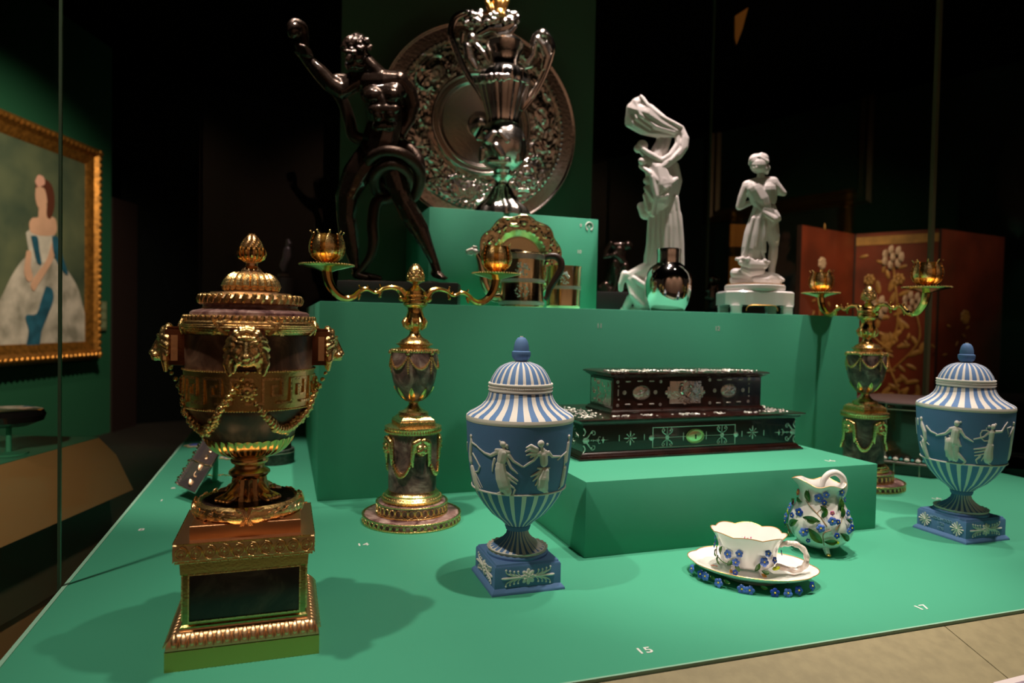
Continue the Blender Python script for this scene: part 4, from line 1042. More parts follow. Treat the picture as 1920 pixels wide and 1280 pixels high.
FA = [('standing draped figure in profile', [[(170, 265, 26)], [(170, 285, 20), (175, 330, 26), (168, 420, 34), (165, 520, 36), (172, 600, 38)], [(190, 690, 44), (215, 790, 52), (240, 890, 56), (262, 960, 44)],
        [(185, 350, 15), (240, 390, 13), (290, 440, 11)], [(195, 500, 16), (240, 580, 14), (285, 668, 13)], [(285, 670, 14), (262, 735, 12), (200, 745, 10)], [(120, 350, 14), (115, 470, 10)], ridge((200, 760), (300, 960), 12), ridge((225, 740), (320, 950), 11), [(240, 980, 14), (275, 985, 11)]]),
      ('dancer seen from behind looking left', [[(593, 372, 40)], [(640, 395, 24)], [(560, 345, 14), (548, 328, 8)], [(650, 425, 13)], [(600, 430, 20), (600, 470, 40)], [(505, 452, 24), (580, 462, 30), (665, 482, 24)], [(590, 500, 62), (572, 590, 60)], [(560, 650, 62), (560, 720, 78), (580, 830, 92), (610, 930, 92), (650, 1000, 64)],
        ridge((600, 720), (785, 862), 19), ridge((600, 770), (770, 900), 17), ridge((590, 830), (740, 960), 18), ridge((520, 720), (560, 1010), 16), ridge((560, 850), (690, 1010), 20),
        [(515, 480, 26), (430, 522, 22), (350, 490, 16), (262, 415, 12)], [(672, 520, 25), (730, 598, 18), (850, 672, 13)], [(640, 560, 20), (700, 690, 18), (785, 765, 9)], [(480, 570, 18), (458, 650, 15), (450, 735, 8)], [(495, 1036, 12), (560, 1015, 15)], [(726, 1050, 13), (750, 985, 15)], ridge((500, 640), (640, 650), 10)]),
      ('dancer facing front with a billowing scarf', [[(1095, 365, 44)], [(1180, 375, 18)], [(1105, 420, 20), (1120, 455, 34)], [(1065, 500, 34), (1150, 490, 44), (1190, 500, 28)], [(1130, 520, 56), (1138, 620, 54)], [(1055, 692, 14), (1130, 705, 20), (1205, 690, 14)], [(1145, 750, 66), (1125, 840, 88), (1110, 920, 78), (1150, 980, 44)],
        ridge((1080, 730), (965, 800), 18), ridge((1080, 760), (990, 860), 17), ridge((1090, 800), (1020, 920), 16), ridge((1110, 790), (1060, 970), 16), ridge((1170, 740), (1180, 970), 18), ridge((1140, 760), (1120, 970), 14),
        [(1045, 440, 24), (965, 395, 24), (905, 420, 12)], [(1040, 465, 24), (950, 440, 24), (895, 470, 12)], [(1030, 490, 22), (950, 500, 20), (905, 520, 10)], [(1030, 500, 20), (960, 545, 12)],
        [(1065, 500, 26), (1000, 585, 19), (870, 672, 13)], [(1195, 480, 24), (1245, 540, 17), (1350, 535, 12)], [(1140, 985, 16), (1185, 1015, 13)]]),
      ('draped figure turned to the right edge', [[(1466, 270, 26)], [(1466, 300, 15), (1456, 360, 28), (1440, 470, 32), (1422, 590, 38)], [(1405, 690, 38), (1388, 800, 42), (1368, 900, 42)], [(1436, 470, 15), (1370, 530, 13), (1318, 580, 12)], ridge((1410, 520), (1380, 900), 12), [(1365, 930, 13), (1325, 968, 9)]])]
FB = [('veiled dancer at the left edge', [[(245, 215, 36)], [(190, 225, 26), (192, 300, 22)], [(250, 260, 24), (265, 330, 46), (300, 430, 48), (310, 530, 44)], [(290, 600, 56), (310, 720, 58), (345, 820, 40)], [(330, 340, 22), (400, 425, 17), (495, 468, 13)], [(375, 860, 14), (430, 892, 9)], [(135, 200, 9), (130, 330, 8), (165, 460, 7)], ridge((240, 500), (370, 640), 14), ridge((230, 600), (330, 850), 16), ridge((300, 600), (370, 840), 14)]),
      ('dancer seen from behind in a long robe', [[(822, 290, 46)], [(885, 270, 18)], [(815, 340, 22), (810, 380, 44)], [(720, 385, 34), (800, 385, 50), (880, 400, 30)], [(800, 430, 72), (785, 530, 72), (770, 600, 82)], [(700, 600, 78), (690, 720, 82), (720, 830, 70)], [(800, 680, 66), (800, 790, 60), (800, 870, 50)], [(800, 540, 60), (840, 630, 50), (885, 660, 20)],
        ridge((640, 520), (650, 830), 18), ridge((700, 560), (700, 900), 18), ridge((760, 600), (760, 910), 16), ridge((700, 490), (760, 610), 12), ridge((790, 490), (860, 500), 12), [(830, 790, 46), (920, 880, 28), (960, 915, 18)], [(955, 925, 18), (890, 972, 13)],
        [(705, 400, 30), (640, 455, 22), (485, 488, 13)], [(882, 405, 27), (950, 510, 21), (1085, 592, 12)], [(635, 930, 10), (690, 936, 13)]]),
      ('dancer striding right with one arm raised', [[(1410, 345, 42)], [(1450, 315, 24)], [(1345, 345, 24)], [(1305, 372, 12)], [(1400, 385, 20), (1395, 430, 40)], [(1390, 450, 52), (1378, 540, 46), (1365, 610, 48)], [(1230, 410, 10), (1300, 405, 12), (1350, 425, 12)], [(1240, 408, 11), (1205, 460, 11), (1215, 530, 11), (1270, 580, 11), (1345, 575, 10)],
        [(1335, 450, 22), (1260, 515, 16), (1100, 550, 12)], [(1450, 430, 24), (1550, 425, 19), (1600, 340, 15), (1645, 275, 12)], [(1360, 670, 66), (1335, 770, 82), (1330, 860, 90)], ridge((1340, 680), (1100, 712), 17), ridge((1330, 720), (1110, 765), 15), ridge((1320, 770), (1110, 820), 14), ridge((1400, 640), (1370, 930), 18), ridge((1340, 700), (1290, 920), 16), ridge((1300, 760), (1220, 900), 16),
        [(1200, 830, 22), (1130, 890, 15), (1150, 945, 10)], [(1335, 950, 14), (1390, 988, 9)]]),
      ('small draped figure at the right edge', [[(1746, 290, 26)], [(1742, 320, 16), (1732, 380, 30), (1718, 480, 30), (1700, 610, 32), (1678, 760, 36), (1655, 870, 30)], [(1722, 390, 14), (1670, 510, 11)], [(1700, 350, 12), (1640, 370, 9), (1660, 470, 8)], ridge((1700, 560), (1650, 900), 10)])]
vase(VX, VY, 'pale blue and white jasper covered vase with dancers, left of the low block', FA, 7.11, 860, 780, False)
vase(1.347, 1.038, 'pale blue and white jasper covered vase with dancers at the right side', FB, 8.727, 1700, 760, True)
# ================================================================ things standing on the long block
def atb(px, D, z=T): p = atd(px, 500, D); return (p.x, p.y, z)
ALIGN = math.atan2(RH.y, RH.x)
def sculpt(fr, items, sc, ox, oy, vox, sm=2, dec=None):
    """items: chains of (X, Y, r[, depth px]) read off the photograph"""
    bm = B()
    for ch in items:
        pts = [(ox+c[0]/sc, (c[3]/sc if len(c) > 3 else 0), -(oy+c[1]/sc), c[2]/sc*1.07+.5) for c in ch]
        if len(pts) == 1: ell(bm, pts[0][:3], (pts[0][3],)*3)
        else: chain(bm, pts, 10)
    return figure(fr, bm, vox, sm, dec)
# ---- the large bronze of a man wrestling a serpent
sb = atb(752, 1.885); SF = Frame(*sb)
stat = thing('bronze_statue', 'large dark bronze statue of a nude man wrestling a serpent on a black plinth', 'statue', sb)
def l(b): return b
body_ = [
 [(682, 108, 12, 0), (698, 126, 13, -2), (712, 142, 15, 0)],                                               # neck
 [(656, 150, 13, 0), (690, 150, 18, 0), (718, 150, 20, 0), (744, 148, 15, 0)],          # shoulders
 [(698, 175, 21, -5), (738, 172, 20, -5)], [(718, 196, 34, 2), (722, 230, 31, 2), (713, 262, 33, 2)],  # chest, waist
 [(698, 178, 16, -20), (702, 178, 14, -20)], [(734, 177, 15, -20), (737, 177, 14, -20)],
 [(698, 204, 9, -28), (740, 204, 9, -27)], [(707, 215, 9, -29), (709, 218, 9, -28)], [(731, 214, 9, -29), (732, 218, 9, -28)], [(708, 236, 9, -26), (729, 236, 9, -26)], [(716, 252, 13, -14), (720, 250, 12, -14)],
 [(708, 278, 32, 4), (722, 288, 26, 4)],
 # raised arm (viewer's left), hand
 [(662, 154, 19, 0), (640, 170, 16.5, -6), (618, 156, 15, -10), (596, 132, 13.5, -14), (576, 112, 9.5, -16), (566, 100, 7.5, -16)],
 [(630, 146, 8, 0), (660, 148, 10, 0)],
 # hidden arm on the viewer's right, elbow out, hand behind the hip
 [(748, 150, 18, 2), (764, 168, 16, 8), (773, 196, 14, 14), (767, 222, 12, 16), (752, 250, 9, 12)], [(750, 258, 8, 8)],
 # standing leg (viewer's left)
 [(696, 290, 27, 6), (670, 325, 26, 8), (651, 368, 21, 10), (649, 408, 17, 10), (654, 438, 18, 14), (661, 470, 13.5, 14), (666, 497, 8.5, 12), (672, 512, 8, 10)],
 [(668, 514, 8, 6), (690, 518, 6.5, -4), (712, 521, 4.5, -8)],
 # stepping leg (viewer's right)
 [(722, 292, 27, 0), (738, 322, 24, -8), (750, 360, 19, -12), (757, 380, 16.5, -12), (771, 405, 18.5, -8), (786, 430, 17, -6), (801, 462, 11.5, -6), (814, 492, 8, -6), (819, 508, 8, -8)],
 [(816, 512, 8, -4), (826, 517, 6.5, -14), (833, 521, 4, -20)]]
for k in range(5): body_.append([(560+k*3.2-4, 84+k*5.0, 4.2, -24), (572+k*2.2-2, 88+k*4.4, 4.0, -27), (580+k*1.2, 96+k*3, 3.6, -20)] if k < 4 else [(566, 106, 4.5, -8), (556, 96, 4, -20)])
for k in range(5): body_.append([(824+k*2.0-3, 514+k*.4, 3, -18+k*4), (832+k*2-3, 521, 2.6, -24+k*4)])
man = obj('body', sculpt(SF, body_, 1, 0, 0, 1.9, 2), BRONZE, stat)
hd = [[(666, 92, 22, 0)], [(668, 104, 19, -6)], [(662, 118, 12, -10), (676, 122, 10, -8)], [(655, 106, 5, -24), (652, 112, 4.6, -26)], [(648, 96, 4, -22), (662, 98, 4, -24)], [(660, 122, 7, -16)], [(690, 108, 6, 0)]]
obj('head', sculpt(SF, hd, 1, 0, 0, 1.5, 1), BRONZE, stat)
rn = random.Random(9); hr = []
for k in range(70):
    t = rn.uniform(0, TAU); e = rn.uniform(-.1, 1.5); x = 668+24*math.cos(e)*math.cos(t); y = 90-23*math.sin(e); d = 24*math.cos(e)*math.sin(t)
    hr.append([(x, y, rn.uniform(3.4, 5.2), d), (x+rn.uniform(-4, 4), y+rn.uniform(-3, 4), 3.2, d)])
for k in range(14): hr.append([(650+k*1.9, 120+3*math.sin(k), 3.6, -14+rn.uniform(-4, 3)), (652+k*1.6, 127+2*math.sin(k*2), 2.8, -14)])
obj('curly_hair_and_beard', sculpt(SF, hr, 1, 0, 0, 1.3, 0), BRONZE, stat)
def ptube(fr, pts, seg=10, n=6, k=1):
    bm = B(); P_ = spline([tuple(p) if len(p) > 3 else (p[0], p[1], p[2], 0) for p in pts], n)
    tube(bm, [fr.p(q[0], q[1], q[3]) for q in P_], [q[2]*fr.s*k for q in P_], seg); return bm
obj('serpent', ptube(SF, [(557, 66, 9, -22), (548, 52, 9, -22), (553, 44, 9, -18), (566, 50, 9, -14), (570, 66, 8.5, -10), (572, 92, 8, -12), (584, 120, 8, 6), (610, 150, 9, 18), (640, 185, 11, 26), (655, 225, 12, 28), (662, 252, 12, 24), (680, 262, 12, 24), (700, 262, 11, 28), (740, 262, 11, 22), (778, 290, 12, 8), (786, 320, 12, 2), (776, 345, 12, 22), (730, 350, 12, 30), (692, 328, 12, 16), (694, 300, 12, -16), (722, 285, 12, -28), (758, 292, 12, -24), (786, 322, 12, -2), (776, 368, 11, 16), (740, 372, 11, 26), (708, 358, 11, 14), (704, 330, 11, -18), (722, 312, 11, -28), (748, 312, 11, -26), (766, 334, 11, -8), (760, 362, 11, 16), (730, 372, 11, 22), (706, 380, 11, 8), (699, 420, 11, -2), (701, 450, 10.5, -4), (696, 478, 9, -4), (682, 500, 7, -6), (672, 515, 5, -10), (690, 520, 3, -22)], 12, 6), mat('scaly dark bronze', (.075, .045, .034), .3, .75, bump=.7, bscale=260, coat=.3), stat)
bm = B(); ell(bm, SF.p(553, 58, -22), (.020, .016, .024), .3, 'Y', 12); obj('serpent_head', bm, BRONZE, stat)
Rz = Matrix.Rotation(ALIGN, 4, 'Z')
zpl = SF.z(527)
bm = B(); Lp, Rp = SF.p(640, 540), SF.p(861, 540)
hwp = (Rp-Lp).length/2; mp = (Rp+Lp)/2; mp.z = 0
box(bm, -hwp, hwp, -.048, .05, 0, zpl-.004, .002, M=Matrix.Translation(mp)@Rz); pl = obj('plinth', bm, EBONY, stat)
bm = B(); bmesh.ops.create_grid(bm, x_segments=36, y_segments=12, size=1)
for v in bm.verts:
    x, y = v.co.x*(hwp-.001), v.co.y*.047; e = min(1, (1-abs(v.co.x))*8, (1-abs(v.co.y))*4)
    v.co = Matrix.Translation(mp)@Rz@Vector((x, y+.001, zpl-.0042+.006*e*(.5+noise.noise(Vector((x*28, y*28, 1))))))
obj('rocky_ground', bm, BRONZE, pl)
# ---- silver dish leaning upright behind the ewer
dc = atd(905, 232, 2.355); DR = 192*2.355/F
dish = thing('silver_dish', 'huge round chased silver dish standing upright behind the ewer', 'dish', (dc.x, dc.y, .7592)); 
bm = B(); NR, NT = 96, 288; rn = random.Random(2); rows = []
cart = [TAU*(k+.3)/6 for k in range(6)]
def relief(u, t):
    r = u
    h = 0
    if r > .985: h += .006
    elif r > .86: h += .001+.012*(r-.86)
    if .835 < r <= .86: h += .007
    if .52 < r <= .835:
        m = min(1, (r-.52)*30, (.835-r)*30)
        dc_ = min(abs((t-c+PI) % TAU-PI) for c in cart); q = math.hypot(dc_*r/.62*1.0/.33, (r-.68)/.12)
        v = Vector((math.cos(t)*r*7, math.sin(t)*r*7, 0)); w = Vector((noise.noise(v*1.1+Vector((3, 1, 2))), noise.noise(v*1.1+Vector((9, 4, 7))), 0))
        n_ = noise.noise((v+w*1.7)*1.9)
        h += m*(.006*(1-abs(n_)*3.2)+.010*max(0, n_)+(.006 if .93 < q < 1.05 else 0)+(.008*max(0, 1-q*q) if q < 1 else 0))
    if .46 < r <= .52: h += .012*math.sin((r-.46)/.06*PI)+.004
    if .40 < r <= .46: h += .010*math.sin((r-.40)/.06*PI)
    if r <= .40: h += -.012*(1-(r/.4)**2)
    if r < .13: h += .03*math.cos(r/.13*PI/2)
    return h
def dpt(u, t, off=0):
    h = relief(u, t)*1.1+off; R = DR*u
    v = Vector((R*math.cos(t), -h, R*math.sin(t)+DR)); v = Matrix.Rotation(-.05, 3, 'X')@v; return v
for i in range(NR+1):
    u = i/NR
    rows.append([bm.verts.new(dpt(0, 0))] if i == 0 else [bm.verts.new(dpt(u, TAU*k/NT)) for k in range(NT)])
for k in range(NT): bm.faces.new((rows[0][0], rows[1][k], rows[1][(k+1) % NT]))
for i in range(1, NR):
    for k in range(NT): bm.faces.new((rows[i][k], rows[i+1][k], rows[i+1][(k+1) % NT], rows[i][(k+1) % NT]))
bk = [bm.verts.new(Matrix.Rotation(-.05, 3, 'X')@Vector((DR*.99*math.cos(TAU*k/NT), .012, DR*.99*math.sin(TAU*k/NT)+DR))) for k in range(NT)]
for k in range(NT): bm.faces.new((rows[NR][k], bk[k], bk[(k+1) % NT], rows[NR][(k+1) % NT]))
bm.faces.new(bk)
obj('chased_bowl', bm, mat('dark chased silver', (.88, .76, .68), .24, 1, bump=.3, bscale=90), dish, 60)
bm = B()
for k in range(96): t = TAU*k/96; ell(bm, dpt(.845, t, .004), (.006, .006, .006), 0, 'Y', 8)
obj('bead_ring', bm, SILVER, dish)
dish.location.z = .7592
# ---- silver ewer
eb = atb(938, 2.16, .7595); E_ = Frame(*eb)
ew = thing('silver_ewer', 'large ornate silver ewer with scroll handles and gilt figure on top', 'ewer', eb)
def EP(p): return [(h*E_.s, E_.z(y)) for h, y in p]
fz = [(50*E_.s, 0)]+EP([(52, 408), (51, 398), (46, 390)])
obj('foot', lathe(fz+EP([(40, 384), (31, 376), (24, 366), (17, 352)]), 96, mod=lambda t, i, r, z: (r*(1+.05*math.sin(14*t)+(.05*noise.noise(Vector((t*9, i*2.3, 0))) if i > 0 else 0)), z)), SILVERR, ew)
obj('stem', lathe(EP([(17, 353), (13, 345), (15, 338), (22, 332), (15, 326), (18, 320)]), 48), SILVER, ew)
obj('lower_bulb', lathe(EP([(17, 321), (28, 315), (39, 304), (45, 286), (44, 264), (38, 246), (30, 234)]), 96, mod=lambda t, i, r, z: (r*(1+.09*noise.noise(Vector((math.cos(t)*3, math.sin(t)*3, z*45)))), z)), SILVERR, ew)
obj('fluted_body', lathe(EP([(30, 235), (29, 226), (34, 208), (41, 185), (47, 162), (48, 148), (45, 139), (38, 132), (28, 127)]), 160, mod=lambda t, i, r, z: (r*(1+.05*abs(math.sin(t*9)) if i < 6 else r*0+1)*(1 if i < 6 else 1) if i < 6 else r, z)), SILVER, ew)
obj('neck', lathe(EP([(28, 128), (25, 118), (29, 104), (35, 94), (36, 84), (30, 76), (18, 72), (8, 68)]), 64), SILVER, ew)
def er(chs, vox=1.3, sm=1): return sculpt(E_, chs, 1, 0, 0, vox, sm)
rn = random.Random(4)
obj('mask_relief', er([[(915, 262, 9, -34), (925, 250, 7, -36)], [(950, 262, 10, -34), (938, 250, 7, -38)], [(930, 275, 9, -42), (940, 290, 8, -42)], [(920, 300, 8, -34), (950, 300, 8, -34)], [(905, 280, 8, -28), (903, 300, 6, -26)], [(968, 275, 8, -26), (970, 300, 6, -24)], [(910, 245, 6, -28), (965, 244, 6, -26)], [(897, 258, 6, -14), (905, 240, 5, -12)], [(979, 258, 6, -14), (970, 238, 5, -12)]]), SILVERR, ew)
obj('shoulder_garland', er([[(890+k*4.4, 148-9*math.sin(k/22*PI)+rn.uniform(-2, 2), rn.uniform(3, 5.5), -46+26*abs(k/11-1)**2), (892+k*4.4, 155-8*math.sin(k/22*PI)+rn.uniform(-3, 3), 3.2, -47+24*abs(k/11-1)**2)] for k in range(23)]), SILVERR, ew)
for nm, pts in (('scroll_handle', [(914, 205, 4, 0), (897, 172, 5, 0), (875, 138, 5.5, 0), (857, 100, 5.5, 0), (845, 62, 5.5, 0), (852, 34, 5.5, 0), (872, 24, 5, 0), (889, 36, 5, 0), (886, 52, 4, 0), (874, 50, 3, 0)]),
                ('scroll_handle', [(976, 205, 4, 0), (997, 178, 5, 0), (1015, 145, 5.5, 0), (1029, 108, 5.5, 0), (1033, 82, 5.5, 0), (1022, 62, 5.5, 0), (1004, 66, 5, 0), (998, 86, 5, 0), (1008, 104, 4.5, 0), (1000, 122, 4, 0), (984, 128, 3.5, 0)])):
    bm = ptube(E_, pts, 10, 8); p2 = [(x+5, y+3, r*.6, d-5) for x, y, r, d in pts[:7]]
    P_ = spline(p2, 6); tube(bm, [E_.p(q[0], q[1], q[3]) for q in P_], [q[2]*E_.s for q in P_], 8); obj(nm, bm, SILVER, ew)
obj('handle_figure', er([[(1017, 62, 8, -4)], [(1008, 72, 6, -8), (1018, 84, 8, -6), (1026, 104, 9, 0), (1020, 128, 6, 0)], [(1026, 76, 5, 0), (1034, 92, 5, 0)], [(1004, 82, 4, -8), (1001, 102, 4, -6), (990, 118, 4, -4)]]), SILVERR, ew)
obj('neck_cherub', er([[(884, 70, 9, -6)], [(876, 86, 8, -6), (880, 108, 9, -4), (892, 126, 7, -4)], [(894, 84, 4, -10), (906, 98, 4, -12), (914, 112, 4, -10)], [(868, 62, 5, 0), (866, 84, 5, 2)]]), SILVERR, ew)
obj('spout', er([[(900, 62, 8, 0), (918, 52, 11, 0), (940, 52, 13, 0), (960, 44, 10, -2), (970, 32, 6, -3)], [(935, 66, 5, -10), (955, 62, 5, -10), (966, 50, 4, -8)], [(938, 72, 13, 0), (938, 56, 10, 0)]]), SILVER, ew)
obj('flower_cluster', er([[(868+rn.uniform(0, 34), 28+rn.uniform(-8, 16), rn.uniform(3.5, 6), rn.uniform(-10, 6)), (872+rn.uniform(0, 30), 30+rn.uniform(-6, 14), 3, rn.uniform(-10, 6))] for k in range(26)]+[[(930+rn.uniform(-26, 40), 32+rn.uniform(-10, 10), rn.uniform(3.5, 6.5), rn.uniform(-12, 8)), (934+rn.uniform(-26, 36), 34+rn.uniform(-8, 8), 3, rn.uniform(-12, 8))] for k in range(34)]), SILVERR, ew)
obj('gilt_finial_figure', er([[(930, 22, 9, 0), (934, 4, 11, 0), (930, -16, 9, 0)], [(920, 16, 6, -6), (914, 4, 5, -6)], [(944, 14, 6, -4), (950, 2, 5, -6)], [(930, -32, 8, 0)], [(938, 24, 7, -8), (946, 28, 5, -8)]]), mat('orange gilt', (1.0, .55, .16), .3, 1, bump=.5, bscale=200), ew, label='gilt figure crowning the ewer')
# ---- gilt scalloped plate leaning on the upper block
gb = atb(974, 2.035); G_ = Frame(*gb)
gp_ = thing('gilt_plate', 'round silver gilt plate with scalloped chased rim leaning on the upper block', 'plate', gb)
bm = B(); NR, NT = 40, 192; rows = []; GR = 77*G_.s; gz = G_.z(483)
def gpt(u, t):
    sc_ = 1+.035*abs(math.sin(t*5+.4))*max(0, (u-.8)/.2)+.02*math.sin(t*10)*max(0, (u-.85)/.15)
    h = 0
    if u > .95: h = .004
    elif u > .66: h = .0015+.0035*noise.noise(Vector((math.cos(t)*u*16, math.sin(t)*u*16, 0)))+(.002 if .78+.03*math.sin(t*14) < u < .84+.03*math.sin(t*14) else 0)
    elif u > .52: h = -.010*(1-(u-.52)/.14)
    else: h = -.010
    v = Vector((GR*u*sc_*math.cos(t), -h, GR*u*sc_*math.sin(t)+gz)); return Matrix.Rotation(ALIGN*.5, 3, 'Z')@v
rows = [[bm.verts.new(gpt(0, 0))]]+[[bm.verts.new(gpt(i/NR, TAU*k/NT)) for k in range(NT)] for i in range(1, NR+1)]
for k in range(NT): bm.faces.new((rows[0][0], rows[1][k], rows[1][(k+1) % NT]))
for i in range(1, NR):
    for k in range(NT): bm.faces.new((rows[i][k], rows[i+1][k], rows[i+1][(k+1) % NT], rows[i][(k+1) % NT]))
gpo = obj('plate', bm, SGILT, gp_, 40); sd = gpo.modifiers.new('s', 'SOLIDIFY'); sd.thickness = .002
bm = B(); Rg = Matrix.Rotation(ALIGN*.5, 4, 'Z'); box(bm, -.02, .02, -.02, .03, 0, .006, .001, M=Rg); box(bm, -.02, .02, .008, .014, 0, gz, .001, M=Rg); obj('stand', bm, GREEN, gp_)
# ---- silver gilt pot with black handle
pb_ = atb(979, 1.86); Q_ = Frame(*pb_)
pot = thing('coffee_pot', 'cylindrical silver gilt pot with long curved spout and black wooden handle', 'pot', pb_)
def QP(p, f=Q_): return [(h*f.s, f.z(y)) for h, y in p]
obj('body', lathe([(41*Q_.s, 0)]+QP([(42, 568), (41, 566), (41, 478), (42, 477), (41, 475.5), (24, 473), (0, 472)]), 72), SGILT, pot)
for y0, y1 in ((572, 565), (531, 524), (488, 479)):
    bn = obj('chased_band', lathe(QP([(41.2, y0), (42.6, y0), (42.6, y1), (41.2, y1)]), 72), SILVERM, pot)
    if y0 in (572, 531): obj('bead_row', (lambda b: ([ell(b, (42.8*Q_.s*math.cos(a), 42.8*Q_.s*math.sin(a), Q_.z((y0+y1)/2)), (.0015,)*3, 0, 'Y', 6) for a in [TAU*k/80 for k in range(80)]], b)[1])(B()), SILVERM, bn)
bm = B(); lathe(QP([(5, 473), (13, 471), (13, 468.5), (6, 467), (0, 466.5)]), 24, bm=bm, c=(0, 0, 0)); kn = obj('lid_knob', bm, BHANDLE, pot); kn.location = Q_.p(966, 471)-Q_.p(979, 471); kn.location.z = 0
obj('spout', ptube(Q_, [(944, 556, 9, 0), (926, 556, 9, 0), (912, 536, 9, 0), (905, 508, 8, 0), (900, 488, 6, 0), (892, 474, 4.5, 0), (884, 470, 4, 0)], 14, 6), SGILT, pot)
obj('animal_head_tip', sculpt(Q_, [[(893, 473, 5, 0), (886, 468, 5, 0), (877, 471, 3.6, 0)], [(888, 463, 2.4, -2), (893, 464, 2.4, 2)], [(877, 474, 2.6, 0), (884, 476, 2.6, 0)]], 1, 0, 0, .8, 1), SILVERM, pot)
obj('handle', ptube(Q_, [(1020, 484, 4.5, 0), (1030, 480, 6, 0), (1043, 481, 6.5, 0), (1052, 491, 6.5, 0), (1051, 506, 6.5, 0), (1041, 524, 6.5, 0), (1031, 540, 6, 0), (1026, 556, 5, 0), (1020, 560, 4, 0)], 12, 6), BHANDLE, pot)
rn = random.Random(8)
def orn_(fr, cx, hw, y0, y1, n, seed):
    rn = random.Random(seed); b = B()
    for k in range(n):
        u = rn.uniform(-.32, .32); y = rn.uniform(y0, y1)*1.0; a = math.atan2(-FH.y, -FH.x)+u*(1-abs(2*(y-y0)/(y1-y0)-1)*.4)
        ell(b, (hw*fr.s*math.cos(a), hw*fr.s*math.sin(a), fr.z(y)), (rn.uniform(.0012, .003),)*3, 0, 'Y', 6)
    return b
obj('applied_ornament', orn_(Q_, 979, 41.3, 495, 520, 60, 3), SILVERM, pot); obj('applied_crest', orn_(Q_, 979, 41.3, 536, 558, 34, 5), SILVERM, pot)
bb_ = atb(1057, 1.93); K_ = Frame(*bb_)
bk_ = thing('gilt_beaker', 'small cylindrical silver gilt beaker standing behind the pot handle', 'beaker', bb_)
obj('body', lathe([(30*K_.s, 0)]+[(h*K_.s, K_.z(y)) for h, y in [(32, 575), (32, 572), (31.5, 570), (32.5, 504), (33.5, 501), (33.5, 500), (31, 500), (30, 570), (0, 571)]], 64), SGILT, bk_)
obj('chased_band', lathe([(h*K_.s, K_.z(y)) for h, y in [(32, 543), (33.2, 543), (33.2, 537), (32, 537)]], 64), SILVERM, bk_)
obj('applied_ornament', orn_(K_, 1057, 32.4, 512, 534, 46, 6), SILVERM, bk_)
# ---- round silver jar
jb = atb(1253.5, 1.975); J_ = Frame(*jb)
jar = thing('silver_jar', 'round hammered silver jar with short neck in front of the white dancer', 'jar', jb)
obj('body', lathe([(29*J_.s, 0)]+[(h*J_.s, J_.z(y)) for h, y in [(32, 579), (36, 571), (41, 556), (43, 540), (42.8, 526), (40, 513), (34, 502.5), (26, 496), (22.5, 493)]], 96), mat('hammered silver', (.92, .84, .80), .07, 1, bump=.12, bscale=45), jar)
obj('neck', lathe([(h*J_.s, J_.z(y)) for h, y in [(22.5, 494), (21.8, 489), (21.5, 480), (22.3, 469), (21.5, 466.5), (19.8, 467), (19.5, 490), (0, 491)]], 64), SILVER, jar)
# ---- white porcelain dancer
db = atb(1222, 2.12, T+.0012); D_ = Frame(*db)
dn_ = thing('dancer_figurine', 'tall white porcelain dancer swirling a scarf overhead behind the silver jar', 'figurine', db)
obj('swirling_scarf', sculpt(D_, [[(165, 185, 14, -10), (180, 140, 22, -8), (215, 95, 28, -6), (240, 80, 22, -4)], [(200, 130, 40, 0), (270, 150, 52, 0), (350, 205, 42, 4), (430, 245, 28, 8)], [(180, 205, 28, 0), (250, 235, 34, 0), (330, 258, 28, 4), (410, 262, 22, 8)],
  [(240, 62, 10, -20), (275, 110, 12, -34), (350, 170, 11, -28), (455, 225, 10, -8)], [(205, 85, 11, -20), (235, 160, 11, -42), (320, 225, 11, -34), (420, 255, 10, -14)], [(168, 160, 10, -18), (200, 210, 11, -30), (280, 258, 11, -26), (380, 268, 9, -10)], [(190, 110, 10, -20), (215, 180, 11, -36), (290, 235, 10, -30)],
  [(455, 235, 18, 8), (478, 290, 20, 0), (474, 335, 20, -10), (440, 380, 22, -24), (380, 425, 22, -40), (320, 470, 20, -50), (295, 492, 12, -50)], [(438, 250, 14, 4), (440, 320, 16, -10), (400, 380, 16, -34), (350, 410, 15, -44), (280, 370, 14, -50), (255, 350, 12, -46)], [(470, 280, 8, -14), (462, 345, 8, -30), (400, 410, 8, -58)]], 2.908, 1120, 160, 1.5, 2), PORC, dn_)
fl_ = []
for k in range(7): a = k/6; fl_.append([(300+a*130, 610, 12, -30), (285+a*165, 760, 12, -46+20*abs(a-.5)), (275+a*185, 960, 13, -46+20*abs(a-.5)), (285+a*175, 1080, 12, -44)])
